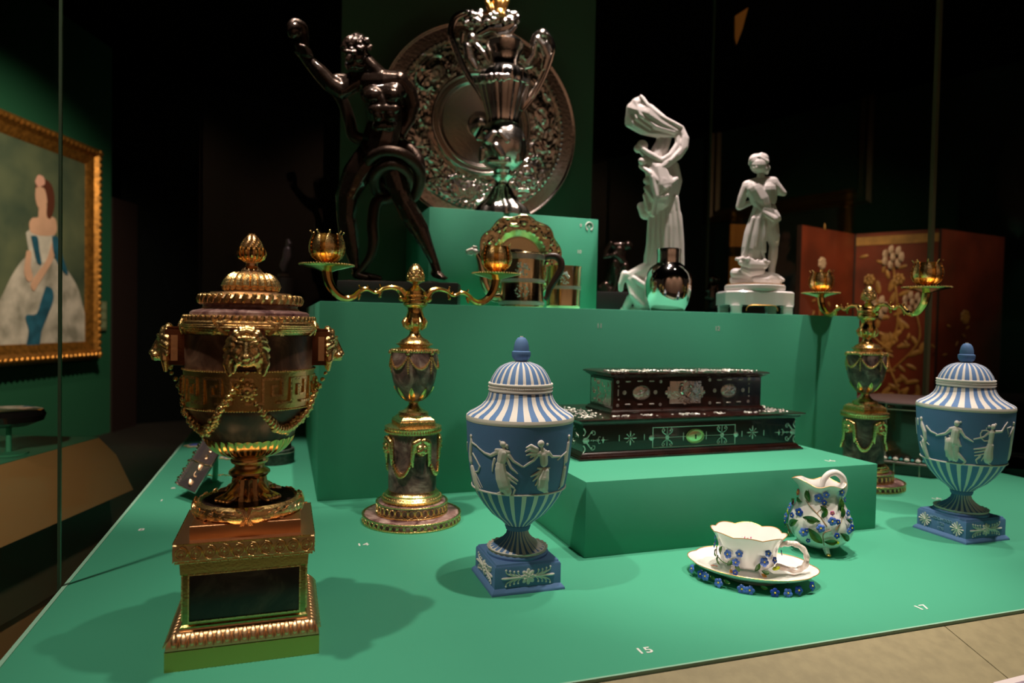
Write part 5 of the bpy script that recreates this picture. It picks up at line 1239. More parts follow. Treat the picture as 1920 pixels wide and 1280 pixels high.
obj('figure', sculpt(D_, [[(222, 345, 22, -6)], [(245, 330, 30, 0)], [(250, 365, 18, -10), (290, 400, 24, 0)], [(345, 270, 16, 10), (345, 320, 28, 10), (320, 380, 38, 4)], [(385, 290, 18, 14), (360, 350, 26, 10)],
  [(245, 412, 20, -40)], [(268, 520, 17, -50)], [(300, 420, 56, 0), (335, 470, 72, 0), (350, 540, 84, 0), (335, 610, 78, 0), (300, 670, 56, 0)], [(240, 660, 22, -10), (262, 700, 30, -14), (300, 700, 36, -10)], [(420, 440, 24, 10), (440, 520, 22, 10), (425, 580, 22, 10), (370, 650, 34, 0)],
  [(240, 440, 14, -34), (290, 480, 12, -70), (370, 560, 12, -74), (430, 510, 12, -40)], [(265, 560, 12, -50), (310, 620, 12, -74), (380, 600, 12, -70)], [(260, 600, 12, -46), (280, 680, 12, -56)], [(300, 500, 12, -76), (320, 600, 12, -80), (300, 700, 12, -56)], [(390, 540, 12, -60), (360, 640, 12, -60)],
  [(390, 620, 40, 0), (415, 720, 46, 0), (420, 860, 52, 0), (415, 1000, 58, 0), (400, 1150, 60, 0)], [(330, 690, 40, 0), (325, 800, 46, 0), (310, 930, 52, 0), (310, 1080, 60, 0), (320, 1190, 60, 0)],
  [(300, 985, 34, -20), (240, 1010, 32, -24), (185, 1035, 26, -24)], [(150, 1030, 20, -24), (130, 1080, 14, -24), (128, 1112, 12, -22)], [(200, 1060, 44, -14), (230, 1120, 50, -14), (250, 1190, 48, -10)], [(175, 1080, 14, -30), (190, 1140, 14, -50), (250, 1200, 12, -66)], [(180, 1160, 20, -10), (160, 1205, 20, -10)], [(140, 1222, 14, 0), (420, 1222, 16, 0)], [(200, 1050, 12, -52), (260, 1090, 12, -74), (300, 1180, 12, -80)]]+fl_, 2.908, 1120, 160, 1.5, 2), PORC, dn_)
# ---- white porcelain man with a basket on an octagonal base
mb = atb(1416, 2.06); M_ = Frame(*mb)
mn = thing('man_figurine', 'white porcelain figurine of a shirtless man with a basket at his feet', 'figurine', mb)
Z4 = (3.877, 1330, 270)
obj('figure', sculpt(M_, [[(370, 200, 22, 0), (375, 240, 28, 0)], [(275, 300, 34, 4), (370, 285, 48, 4), (465, 275, 36, 4)], [(340, 330, 72, 0), (380, 400, 76, 0), (400, 450, 70, 0)], [(430, 330, 62, 0), (430, 400, 56, 0)],
  [(270, 310, 32, 0), (238, 390, 29, 4), (218, 455, 24, 6), (262, 440, 20, 20), (300, 425, 17, 30)], [(470, 285, 34, 0), (505, 320, 28, 4), (538, 355, 22, 8), (490, 350, 19, 40), (440, 340, 16, 60)],
  [(372, 400, 6, -62), (366, 330, 5, -58)], [(395, 470, 72, 0), (360, 560, 72, 0), (335, 660, 80, 0), (320, 760, 84, 0), (300, 850, 70, 0)], [(430, 480, 60, 0), (440, 560, 60, 0), (455, 640, 52, 0), (468, 720, 36, 0)],
  [(468, 750, 30, -4), (462, 820, 32, 6), (455, 900, 22, 8), (452, 940, 22, 4)], [(440, 955, 22, -10), (490, 965, 20, -30), (535, 988, 12, -44)],
  [(340, 420, 16, -52), (400, 500, 20, -58), (470, 545, 24, -50), (505, 545, 16, -30)], [(480, 500, 20, -30), (500, 530, 18, -36)], [(470, 560, 22, -44), (460, 590, 14, -48)],
  [(320, 540, 14, -60), (290, 660, 14, -70), (260, 800, 14, -66)], [(360, 540, 12, -66), (350, 660, 12, -74), (340, 740, 12, -76)], [(400, 560, 12, -62), (400, 680, 12, -66), (400, 780, 12, -60)], [(500, 660, 12, -30), (495, 700, 12, -30)]], *Z4, 1.2, 2), PORC, mn)
obj('head', sculpt(M_, [[(360, 150, 62, 0)], [(385, 165, 46, -6), (400, 175, 38, -4)], [(432, 165, 9, 0), (436, 175, 7, 0)], [(395, 195, 28, 0), (415, 205, 16, 0)], [(345, 170, 14, -52)]], *Z4, 1.0, 2), PORC, mn)
obj('cap', sculpt(M_, [[(340, 120, 50, 0), (390, 105, 38, 0)], [(300, 140, 16, 0), (330, 175, 16, -40)], [(380, 80, 18, -10)], [(360, 95, 14, -36), (420, 125, 14, -24)], [(310, 110, 14, -24), (350, 90, 14, -24)]], *Z4, 1.0, 1), PORC, mn)
rn = random.Random(12)
obj('basket', sculpt(M_, [[(235, 860, 24, -60), (300, 870, 40, -66), (400, 880, 26, -60)], [(260, 910, 30, -56), (310, 925, 40, -58), (370, 920, 32, -56)], [(200, 835, 12, -60), (430, 860, 12, -60)]]+[[(240+(1-math.cos(t))*80, 850-math.sin(t)*115, 9, -60), (240+(1-math.cos(t+.3))*80, 850-math.sin(t+.3)*115, 9, -60)] for t in [PI*k/10.5 for k in range(10)]]+
  [[(rn.uniform(220, 410), rn.uniform(820, 865), rn.uniform(10, 20), -70+rn.uniform(-20, 30))] for k in range(22)], *Z4, 1.0, 1), PORC, mn)
obj('rocky_ground', sculpt(M_, [[(190, 940, 36, 0), (300, 960, 50, -20), (430, 975, 40, -30), (500, 990, 30, -20)], [(180, 990, 30, 0), (340, 1000, 36, -40), (500, 1000, 26, -20)], [(330, 985, 20, -70), (420, 985, 18, -70)]], *Z4, 1.4, 2), PORC, mn)
def M8(p): return [(h*M_.s, M_.z(y)) for h, y in p]
def octo(prof, bm=None):
    bm = bm or B(); R = []
    for r, z in prof: R.append([bm.verts.new(Rz.to_3x3()@Vector(q)) for q in [(sx*r*a_, sy*r*b_, z) for sx, sy, a_, b_ in ((-1, -1, .55, .80), (1, -1, .55, .80), (1, -1, 1, .45), (1, 1, 1, .45), (1, 1, .55, .80), (-1, 1, .55, .80), (-1, 1, 1, .45), (-1, -1, 1, .45))]])
    for a, b_ in zip(R, R[1:]):
        for k in range(8): bm.faces.new((a[k], a[(k+1) % 8], b_[(k+1) % 8], b_[k]))
    bm.faces.new(R[0]); bm.faces.new(R[-1]); return bm
M8z = lambda y: M_.z(y)
obj('torus_step', lathe(M8([(50, 547), (54, 543), (54, 537), (51, 534), (0, 533.5)]), 64), PORC, mn)
obj('gilt_line', tube(B(), [(51.5*M_.s*math.cos(a), 51.5*M_.s*math.sin(a), M8z(534.5)) for a in [TAU*k/64 for k in range(64)]], .0016, 6, close=True), CHINAG, mn)
ob = obj('octagonal_base', octo([(63*M_.s, M8z(573)), (63*M_.s, M8z(550)), (60*M_.s, M8z(547)), (50*M_.s, M8z(546))]), GLAZE, mn)
for sx in (-1, 1):
    for sy in (-1, 1):
        b = B(); box(b, sx*46*M_.s-.014, sx*46*M_.s+.014, sy*38*M_.s-.010, sy*38*M_.s+.010, 0, M8z(573)+.001, .001, M=Rz); obj('foot', b, GLAZE, mn)
        b = B(); box(b, sx*46*M_.s-.0155, sx*46*M_.s+.0155, sy*38*M_.s-.0115, sy*38*M_.s+.0115, M8z(577), M8z(574), .001, M=Rz); obj('foot_cap', b, GLAZE, mn)
bm = tube(B(), [Rz@Vector((x*M_.s, -50.6*M_.s, M8z(y))) for x, y in [(-32, 584), (-31, 579), (-27, 574.5), (-20, 573.5), (12, 573.5), (20, 574.5), (24, 579), (25, 584)]], .0014, 6); obj('gilt_arch_edge', bm, CHINAG, mn)
# ---- darker small bronzes farther back
kb = atb(1160, 2.50); KF = Frame(*kb)
kt = thing('seated_bronze', 'small dark bronze of a crouching seated figure right of the back panel', 'figurine', kb)
Z7 = (7.528, 1110, 430)
obj('figure', sculpt(KF, [[(510, 225, 62, 0)], [(470, 260, 40, 0), (400, 260, 60, 0)], [(300, 230, 46, 0), (420, 230, 50, 0)], [(390, 300, 80, 0), (370, 420, 90, 10), (340, 560, 100, 20), (300, 700, 100, 20)], [(270, 200, 34, -30), (205, 300, 32, -40), (180, 390, 26, -60)], [(190, 390, 24, -60), (280, 370, 28, -80), (320, 350, 26, -80)],
  [(330, 350, 34, -70), (420, 420, 32, -70), (480, 470, 26, -60)], [(300, 700, 60, -20), (330, 520, 54, -70), (330, 470, 44, -80)], [(330, 480, 40, -80), (340, 640, 38, -80), (330, 800, 32, -70), (300, 880, 30, -80)], [(430, 600, 60, -20), (470, 520, 50, -60), (480, 650, 44, -50), (470, 830, 34, -40)], [(200, 800, 70, 0), (240, 880, 90, 0), (400, 900, 90, 0)], [(130, 830, 50, 0), (200, 900, 70, 0)]], *Z7, 1.4, 2), BRONZE, kt)
bm = B(); box(bm, -.085, .06, -.05, .05, 0, KF.z(548), .004, M=Rz); obj('base', bm, EBONY, kt)
kb = atb(1339, 2.62); KF = Frame(*kb)
kt = thing('small_bronze_bust', 'tiny dark bronze bust between the silver jar and the man figurine', 'figurine', kb)
obj('figure', sculpt(KF, [[(1700, 690, 52, 0)], [(1760, 700, 34, -10)], [(1690, 740, 40, 0), (1700, 800, 60, 0), (1700, 880, 74, 0), (1700, 960, 84, 0)], [(1640, 860, 40, -20), (1740, 800, 36, -30)], [(1650, 950, 60, 0), (1760, 960, 50, 0)]], *Z7, 1.2, 1), BRONZE, kt)
obj('base', lathe([(.035, 0), (.035, .02), (.02, .03), (.02, KF.z(556)), (0, KF.z(556))], 24), EBONY, kt)
kb = atb(533, 3.5, -.9); KF = Frame(*kb)
kt = thing('bronze_figurine', 'slender dark bronze figurine on a black pedestal seen beyond the urn lid', 'figurine', kb)
obj('figure', sculpt(KF, [[(430, 225, 26, 0)], [(440, 260, 36, 6), (425, 290, 26, 0)], [(420, 330, 34, 0), (410, 400, 40, 0), (395, 470, 42, 0), (380, 540, 38, 0), (370, 610, 26, 0)], [(440, 330, 20, -10), (450, 420, 16, -14), (430, 490, 14, -14)], [(350, 500, 18, 0), (340, 560, 22, 0), (365, 620, 18, 0)], [(385, 330, 12, -20), (370, 430, 12, -24)]], 7.111, 480, 420, 1.0, 1), mat('grey bronze', (.10, .07, .08), .3, .6), kt)
obj('disc_base', lathe([(h*KF.s, KF.z(y)) for h, y in [(9, 520), (11, 518), (11, 514), (0, 513)]], 24), BRONZE, kt)
obj('pedestal', lathe([(.16, 0), (.16, .04), (.05, .06), (.045, KF.z(522)), (0, KF.z(520))], 24), DARK, kt)
# ================================================================ the dark casket on the low block
KA = Vector((.5799, 1.2765, .1390)); kr = .0238; KX = Vector((math.cos(kr), math.sin(kr), 0)); KY = Vector((-KX.y, KX.x, 0))
cas = thing('casket', 'dark two tiered wooden casket with silver mounts on the low green block', 'casket', KA, kr)
KL, KV, V0, V1, U0, U1 = .582, .252, .062, .190, .104, .521
zl = .0863; zu = .1795
def kp(px, py, v):
    """pixel -> (u, z) on the casket plane v metres behind its front"""
    r = ray(px, py); o = KA+KY*v; t = (o-CO).dot(KY)/r.dot(KY); p = CO+r*t-KA; return p.dot(KX), p.z
obj('base_moulding', rect_ring([(0, 0), (0, .003), (-.003, .0045), (-.004, .0068), (-.007, .0075), (-.009, .011), (-.012, .013), (-.013, .015)], 0, KL, 0, KV), WOOD, cas)
obj('lower_body', rect_ring([(-.014, .014), (-.014, zl-.014)], 0, KL, 0, KV), WOOD, cas)
obj('cornice', rect_ring([(-.013, zl-.015), (-.010, zl-.013), (-.006, zl-.010), (-.005, zl-.007), (.001, zl-.004), (.003, zl-.002), (.002, zl-.0005), (-.003, zl)], 0, KL, 0, KV), WOOD, cas)
obj('upper_base', rect_ring([(0, zl), (0, zl+.004), (-.003, zl+.006), (-.005, zl+.010), (-.007, zl+.0105)], U0, U1, V0, V1), WOOD, cas)
obj('upper_body', rect_ring([(-.008, zl+.010), (-.008, zu-.014)], U0, U1, V0, V1), WOOD, cas)
lid = obj('lid', rect_ring([(-.007, zu-.015), (-.004, zu-.012), (.0, zu-.010), (.002, zu-.007), (.006, zu-.005), (.006, zu-.003), (.001, zu-.001), (-.004, zu), (-.012, zu+.001)], U0, U1, V0, V1), WOOD, cas)
vU, vL = V0+.0075, .0135
def flat(nm, fn, m=SILVERM, par=cas): b = B(); fn(b); return obj(nm, b, m, par)
rosm = None
def rosette_mesh():
    b = B()
    for k in range(8): t = TAU*k/8; ell(b, (.0029*math.cos(t), 0, .0029*math.sin(t)), (.0013, .001, .0013), 0, 'Y', 6)
    ell(b, (0, -.0006, 0), (.0017, .0014, .0017), 0, 'Y', 8); return b
first = None
def ros(u, v, z, s=1.):
    global first
    if first is None: first = obj('silver_rosette', rosette_mesh(), SILVERM, cas); o = first
    else: o = first.copy(); COL.objects.link(o)
    o.location = (u, v, z); o.scale = (s, 1, s)
for x, y in ((1158.5, 716), (1239, 715), (1158, 760), (1238, 758), (1331, 712), (1404, 710), (1331, 755), (1403, 752), (1171, 736), (1229, 735), (1340, 732), (1393, 731)):
    u, z = kp(x, y, vU); ros(u, vU, z, 1.25 if x in (1171, 1229, 1340, 1393) else .95)
for x, y in ((1178, 715), (1200, 714), (1222, 714), (1177, 758), (1200, 758), (1222, 757), (1349, 712), (1368, 711), (1389, 711), (1347, 755), (1366, 754), (1385, 753)):
    u, z = kp(x, y, vU); flat('silver_bar', lambda b: cap(b, (u-.0050, vU, z), (u+.0050, vU, z), .0017, .0017, 8))
for x, y in ((1159, 736), (1404, 731)):
    u, z = kp(x, y, vU); flat('silver_bar', lambda b: cap(b, (u, vU, z-.006), (u, vU, z+.006), .0015, .0015, 8))
for x, y in ((1160, 724), (1160, 749), (1404, 719), (1404, 742)): u, z = kp(x, y, vU); ros(u, vU, z, .55)
for x, y in ((1202.5, 736), (1366, 732)):
    u, z = kp(x, y, vU)
    def pl(b):
        ell(b, (u, vU, z), (.0215, .0022, .0150), 0, 'Y', 32)
        for k in range(34): t = TAU*k/34; ell(b, (u+.0222*math.cos(t), vU-.0008, z+.0158*math.sin(t)), (.0011, .001, .0011), 0, 'Y', 6)
        rn = random.Random(int(x))
        chain(b, [(u-.012, vU-.002, z-.004, .0016), (u, vU-.003, z, .002), (u+.012, vU-.002, z+.006, .0014)], 6)
        for k in range(9): cap(b, (u+rn.uniform(-.013, .013), vU-.0018, z+rn.uniform(-.008, .008)), (u+rn.uniform(-.01, .01), vU-.0022, z+rn.uniform(-.007, .007)), .0012, .0008, 6)
    flat('oval_plaque', pl, SILVERP)
cu_, cz_ = kp(1285, 735, vU)
def plq(b):
    box(b, cu_-.0425, cu_+.0425, vU-.0012, vU+.0004, cz_-.026, cz_+.026, .0004)
    for s in (-1, 1):
        box(b, cu_+s*.044-.004, cu_+s*.044+.004, vU-.0012, vU+.0004, cz_-.013, cz_+.013, .0004); ell(b, (cu_+s*.050, vU-.0006, cz_), (.0045, .0014, .006), 0, 'Y', 12)
        ell(b, (cu_, vU-.0004, cz_+s*.026), (.005, .0014, .0035), 0, 'Y', 12)
def plr(b):
    rn = random.Random(5)
    chain(b, [(cu_-.012, vU-.003, cz_+.012, .004), (cu_-.014, vU-.003, cz_+.002, .0045), (cu_-.006, vU-.003, cz_-.008, .004), (cu_+.008, vU-.002, cz_-.012, .0022)], 8); ell(b, (cu_-.012, vU-.004, cz_+.019), (.0035, .003, .0038), 0, 'Y', 10)
    chain(b, [(cu_+.010, vU-.002, cz_+.010, .003), (cu_+.012, vU-.002, cz_, .0035), (cu_+.004, vU-.002, cz_-.010, .003)], 8); ell(b, (cu_+.012, vU-.003, cz_+.015), (.003, .0025, .003), 0, 'Y', 8)
    for k in range(44):
        a = Vector((cu_+rn.gauss(0, .018), vU-.0016, cz_+rn.gauss(-.004, .010)))
        a.x = min(cu_+.038, max(cu_-.038, a.x)); a.z = min(cz_+.022, max(cz_-.022, a.z)); t = rn.uniform(-.8, .8); L = rn.uniform(.002, .008)
        cap(b, a, a+Vector((L*math.cos(t), 0, L*math.sin(t))), rn.uniform(.0008, .0018), .0007, 6)
cp_ = flat('relief_plaque', plq, SILVERP); flat('relief_figures', plr, SILVER, cp_)
def sidep(b):
    u = U0+.0075; box(b, u-.001, u+.0004, V0+.014, V1-.014, zl+.016, zu-.020, .0003); rn = random.Random(3)
    for k in range(34):
        y, z = rn.uniform(V0+.022, V1-.022), rn.uniform(zl+.02, zu-.026); t = rn.uniform(.6, 2.2); L = rn.uniform(.003, .012)
        cap(b, (u-.001, y, z), (u-.001, y+L*math.cos(t), z+L*math.sin(t)*.7), .0013, .0008, 6)
flat('side_plaque', sidep, SILVERP)
# lower tier mounts
eu, ez = kp(1303, 817, vL)
def esc(b):
    ell(b, (eu, vL, ez), (.0225, .0035, .0150), 0, 'Y', 32)
    tube(b, [(eu+.020*math.cos(t), vL-.0025, ez+.0128*math.sin(t)) for t in [TAU*k/40 for k in range(40)]], .0011, 6, close=True)
    for k in range(40): t = TAU*k/40; ell(b, (eu+.0232*math.cos(t), vL-.001, ez+.0155*math.sin(t)), (.0013, .0013, .0013), 0, 'Y', 6)
es = flat('keyhole_escutcheon', esc, mat('gilt silver escutcheon', (.85, .85, .45), .22, 1, bump=.3, bscale=400))
flat('keyhole', lambda b: (ell(b, (eu, vL-.0032, ez+.0015), (.0028, .0012, .0028), 0, 'Y', 12), box(b, eu-.0012, eu+.0012, vL-.0044, vL-.0025, ez-.006, ez)), DARK, es)
x0, _ = kp(1224, 817, vL); x1, _ = kp(1378, 814, vL); zA_, zB2 = ez-.0215, ez+.0225
def frm(b):
    y = vL
    for a, c_ in (((x0, y, zA_), (x1, y, zA_)), ((x0, y, zB2), (x1, y, zB2)), ((x0, y, zA_), (x0, y, zB2)), ((x1, y, zA_), (x1, y, zB2))): cap(b, a, c_, .0012, .0012, 6)
    for s in (-1, 1):
        xe = x0 if s < 0 else x1; ell(b, (xe+s*.003, y, ez), (.0068, .0018, .0068), 0, 'Y', 12)
        xm = (xe+eu+s*.024)/2+s*.006
        cap(b, (xm, y, zA_), (xm, y, zB2), .0008, .0008, 6); cap(b, (xe, y, ez), (eu+s*.023, y, ez), .0008, .0008, 6)
        for k in range(6): t = TAU*k/6; ell(b, (xm+.0035*math.cos(t), y-.0006, ez+.0035*math.sin(t)), (.0024, .0015, .0024), 0, 'Y', 8)
        for q in (-1, 1):
            for p_ in (-1, 1):
                sp = [(xm+q*.003, ez+p_*.006), (xm+q*.010, ez+p_*.010), (xm+q*.013, ez+p_*.016), (xm+q*.009, ez+p_*.019), (xm+q*.0065, ez+p_*.0155), (xm+q*.009, ez+p_*.0135)]
                tube(b, [(u, y-.0004, z) for u, z in spline(sp, 4)], .0011, 5); cap(b, (xm+q*.010, y, ez+p_*.018), (xm+q*.010, y, ez+p_*.022), .001, .0008, 5)
        ell(b, (eu+s*.030, y, ez), (.0012, .001, .010), 0, 'Y', 8)
flat('scroll_frame', frm)
for x, y_ in ((1182, 821), (1411, 810)):
    u, z = kp(x, y_, vL)
    def star(b):
        for k in range(8):
            t = TAU*k/8; L = .0155 if k % 2 == 0 else .0115
            ell(b, (0, 0, 0), (.0019 if k % 2 == 0 else .0011, .0013, L*.45), 0, 'Y', 8, post=lambda v: Matrix.Rotation(t, 3, 'Y')@(v+Vector((0, 0, L*.6)))+Vector((u, vL, z)))
            if k % 2: ell(b, (u+L*math.sin(t), vL-.0004, z+L*math.cos(t)), (.0022, .0014, .0016), 0, 'Y', 6)
        ell(b, (u, vL-.001, z), (.0022, .0018, .0022), 0, 'Y', 8)
    flat('silver_star', star)
for x, y_ in ((1161, 821), (1208, 819), (1391, 813), (1432, 811)): u, z = kp(x, y_, vL); flat('silver_bar', lambda b: cap(b, (u, vL, z-.0055), (u, vL, z+.0055), .0011, .0011, 6))
for s, xc in ((1, .0145), (-1, KL-.0145)):
    def corner(b):
        y = vL; z = ez
        for p_ in (-1, 1):
            sp = [(0, p_*.004), (.008, p_*.006), (.014, p_*.013), (.020, p_*.020), (.026, p_*.018), (.026, p_*.012), (.021, p_*.012)]
            tube(b, [(xc+s*u, y, z+v) for u, v in spline(sp, 4)], [.0020]*8+[.0012]*(len(spline(sp, 4))-8), 6); ell(b, (xc+s*.019, y, z+p_*.016), (.003, .0014, .002), 0, 'Y', 6)
            tube(b, [(xc+s*u, y, z+v) for u, v in spline([(0, p_*.010), (.004, p_*.018), (.0, p_*.026)], 4)], .0016, 6)
        ell(b, (xc+s*.006, y, z), (.008, .0014, .006), 0, 'Y', 12)
        for k in range(5): ell(b, (xc+s*(.018+.0045*k), y, z), (.0017, .0014, .0030 if k % 2 else .0020), 0, 'Y', 6)
        ell(b, (xc+s*.046, y, z), (.0045, .0012, .0022), 0, 'Y', 8); ell(b, (xc+s*.046, y, z), (.0018, .0012, .0075), 0, 'Y', 8); ell(b, (xc+s*.053, y, z), (.006, .001, .001), 0, 'Y', 6)
        for p_ in (-1, 1): tube(b, [(xc+s*u, y, z+p_*v) for u, v in spline([(.034, .001), (.036, .007), (.040, .006)], 3)], .0009, 5)
    flat('corner_scroll_mount', corner)
def sidel(b):
    u = .0135; rn = random.Random(13)
    for k in range(16):
        y, z = rn.uniform(.02, KV-.02), rn.uniform(.025, zl-.022); pts = [(u, y, z)]
        a = rn.uniform(0, TAU)
        for j in range(5): a += .7; y += .004*math.cos(a); z += .003*math.sin(a); pts.append((u, y, z))
        tube(b, pts, .0010, 5)
flat('side_scroll_mount', sidel)
def sc_top(seed, spots, z, r):
    def fn(b):
        rn = random.Random(seed)
        for (u, v, n, su, sv) in spots:
            for k in range(n):
                x, y = u+rn.gauss(0, su), v+rn.gauss(0, sv)
                ell(b, (x, y, z+.0003), (rn.uniform(.0015, r), rn.uniform(.0015, r), rn.uniform(.0008, .0022)), rn.uniform(0, 3), 'Z', 6)
    return fn
tag(flat('chased_top_mount', sc_top(1, [(u, .034, 16, .009, .006) for u in (.12, .18, .27, .30, .37, .46)]+[(.05, .09, 46, .018, .03), (.05, .17, 30, .018, .03), (.03, .035, 16, .010, .006), (.545, .06, 30, .012, .012), (.55, .13, 30, .012, .03), (.51, .035, 14, .012, .006)], zl, .0042)), kind='stuff')
o_ = flat('chased_lid_mount', sc_top(2, [(u, V0+.016+.02*(k % 2), 22, .010, .012) for k, u in enumerate([.125, .16, .19, .23, .26, .30, .33, .37, .40, .44, .48])], zu+.001, .0042), SILVERM, lid); o_['kind'] = 'stuff'
# ================================================================ porcelain with forget-me-nots
def flower_mesh(m):
    b = B(); rn = random.Random(3)
    for k in range(5):
        t = TAU*k/5; ell(b, (.0022*math.cos(t), .0022*math.sin(t), .0004), (.0021, .0021, .0007), 0, 'Y', 8, mi=0)
    ell(b, (0, 0, .0009), (.0009, .0009, .0006), 0, 'Y', 6, mi=1)
    bmesh.ops.recalc_face_normals(b, faces=b.faces[:]); me = bpy.data.meshes.new('flower'); b.to_mesh(me); b.free(); smooth(me); me.materials.append(m); me.materials.append(FYEL); return me
FM = {'b': flower_mesh(FBLUE), 'd': flower_mesh(FDEEP), 'r': flower_mesh(RED), 'p': flower_mesh(PINK)}
def leaf_mesh():
    b = B(); R = []
    for i in range(7):
        u = i/6; w = .0032*math.sin(PI*min(1, u*1.0))**.8*(1.1-.3*u) if 0 < i < 6 else .0002
        R.append([b.verts.new((x*w, u*.013-.0065, .0012*(x*x)+.0018*math.sin(u*PI))) for x in (-1, -.5, 0, .5, 1)])
    for a, c_ in zip(R, R[1:]):
        for k in range(4): b.faces.new((a[k], a[k+1], c_[k+1], c_[k]))
    e = bmesh.ops.extrude_face_region(b, geom=b.faces[:])
    for v in e['geom']:
        if isinstance(v, bmesh.types.BMVert): v.co.z -= .0005
    bmesh.ops.recalc_face_normals(b, faces=b.faces[:]); me = bpy.data.meshes.new('leaf'); b.to_mesh(me); b.free(); smooth(me); me.materials.append(LEAF); return me
LFM = leaf_mesh()
def place(me, nm, p, n, par, s=1., spin=0.):
    o = bpy.data.objects.new(nm, me); COL.objects.link(o); o.parent = par
    q = Vector(n).normalized().to_track_quat('Z', 'Y'); o.matrix_local = Matrix.Translation(p)@q.to_matrix().to_4x4()@Matrix.Rotation(spin, 4, 'Z')@Matrix.Scale(s, 4); return o
# ---- saucer (oval, lobed, its long side running to the right front)
sx_, sy_ = .7525, .947; SO = Vector((sx_, sy_, 0)); LA = Vector((.155, -.121, 0)).normalized(); SA = Vector((-LA.y, LA.x, 0))
def oval(rl, rs, z, n=96, wav=0, nl=8, zw=0, cx=0, ph=0):
    out = []
    for k in range(n):
        t = TAU*k/n; w_ = 1+wav*(abs(math.cos(nl/2*t+ph))-.5)*2; out.append(LA*(rl*w_*math.cos(t)+cx)+SA*(rs*w_*math.sin(t))+Vector((0, 0, z+zw*(abs(math.cos(nl/2*t+ph))))))
    return out
def ovloft(rings, closeb=True, closet=False, bm=None):
    bm = bm or B(); R = [[bm.verts.new(p) for p in r] for r in rings]; n = len(R[0])
    for a, b_ in zip(R, R[1:]):
        for k in range(n): bm.faces.new((a[k], a[(k+1) % n], b_[(k+1) % n], b_[k]))
    if closeb: bm.faces.new(R[0])
    if closet: bm.faces.new(R[-1])
    return bm
sau = thing('saucer', 'lobed white porcelain saucer edged with blue forget me nots under the cup', 'saucer', SO)
ra, rb_ = .103, .078; zr_ = .024
obj('dish', ovloft([oval(.045, .036, .0), oval(.047, .038, .006), oval(.07, .054, .010), oval(.090, .068, .0165), oval(ra*.99, rb_*.99, zr_-.0008, wav=.018), oval(ra, rb_, zr_, wav=.02, zw=.0012), oval(ra*.985, rb_*.985, zr_, wav=.02, zw=.0012), oval(.088, .066, .0182), oval(.068, .052, .0120), oval(.03, .024, .0095)], True, True), GLAZE, sau)
obj('gilt_rim', tube(B(), [p+Vector((0, 0, .0004)) for p in oval(ra, rb_, zr_, wav=.02, zw=.0012)], .0007, 5, close=True), CHINAG, sau)
def on_saucer(px, py, z): p = onz(px, py, z); return p-SO
for x, y in ((1297, 1066), (1306, 1076), (1315, 1080), (1332, 1092), (1384, 1109), (1405, 1110), (1468, 1116), (1490, 1111), (1504, 1106), (1520, 1098)):
    p = on_saucer(x, y, .012); q = Vector((p.dot(LA)/ra, p.dot(SA)/rb_)); q = q.normalized(); p2 = LA*q.x*(ra+.001)+SA*q.y*(rb_+.001)+Vector((0, 0, zof(*(SO+LA*q.x*ra+SA*q.y*rb_).xy, y)))
    p2.z = max(.006, p2.z); n = (LA*q.x/ra+SA*q.y/rb_).normalized()+Vector((0, 0, .25)); place(FM['b' if x not in (1306, 1468, 1504, 1520) else 'd'], 'flower', p2, n, sau, 1.85, x)
for x, y in ((1350, 1098), (1440, 1114), (1320, 1088)):
    p = on_saucer(x, y, .010); q = Vector((p.dot(LA)/ra, p.dot(SA)/rb_)).normalized(); place(LFM, 'leaf', LA*q.x*(ra-.004)+SA*q.y*(rb_-.004)+Vector((0, 0, .012)), (LA*q.x+SA*q.y), sau, 1., 1.3)
def daub(px, py, z, col, s, par, base):
    b = B(); p = onz(px, py, z)-base; rn = random.Random(px)
    for k in range(7): t = rn.uniform(0, TAU); ell(b, p+Vector((s*math.cos(t)*rn.random(), s*math.sin(t)*rn.random(), 0)), (s*.42, s*.25, .0004), t, 'Z', 8)
    return obj('painted_flower', b, col, par)
daub(1484, 1066, .0165, RED, .006, sau, SO); daub(1340, 1060, .0165, RED, .005, sau, SO); daub(1476, 1092, .019, mat('brown enamel', lin((120, 70, 60)), .4), .0045, sau, SO)
# ---- cup
cupb = Vector((sx_-.004, sy_+.006, .0100)); cup = thing('teacup', 'white porcelain cup with twig handle and blue forget me nots on its saucer', 'cup', cupb)
zc_top = zof(cupb.x, cupb.y, 998)-cupb.z; H = zc_top; fz0 = .0095
def cr(rl, rs, u, w=0, zw=0): return oval(rl, rs, fz0+(H-fz0)*u, 96, w, 8, zw, 0, .0)
obj('bowl', ovloft([cr(.022, .018, 0), cr(.036, .029, .02), cr(.043, .036, .12, .01), cr(.0455, .038, .35, .016), cr(.047, .040, .6, .02), cr(.052, .044, .83, .022), cr(.0600, .0500, 1, .026, .0035), cr(.0590, .0490, 1, .026, .0037), cr(.051, .043, .84, .022), cr(.0458, .0385, .6, .018), cr(.042, .035, .3), cr(.033, .027, .1), cr(.01, .009, .07)], True, True), GLAZE, cup)
obj('gilt_rim', tube(B(), [p+Vector((0, 0, .0003)) for p in cr(.0598, .0498, 1, .026, .0037)], .0007, 5, close=True), CHINAG, cup)
for sl in (-1, 1):
    for ss in (-1, 1):
        b = B(); c = LA*sl*.021+SA*ss*.017
        cap(b, c+Vector((0, 0, .011)), c*1.12+Vector((0, 0, .002)), .0042, .0036, 10)
        ft_ = obj('foot', b, GLAZE, cup)
        b = B()
        for k in (-1, 0, 1): cap(b, c*1.2+Vector((k*.0024, -.001, .004)), c*1.25+Vector((k*.0026, -.003, .001)), .0015, .0011, 6)
        obj('gilt_toes', b, CHINAG, ft_)
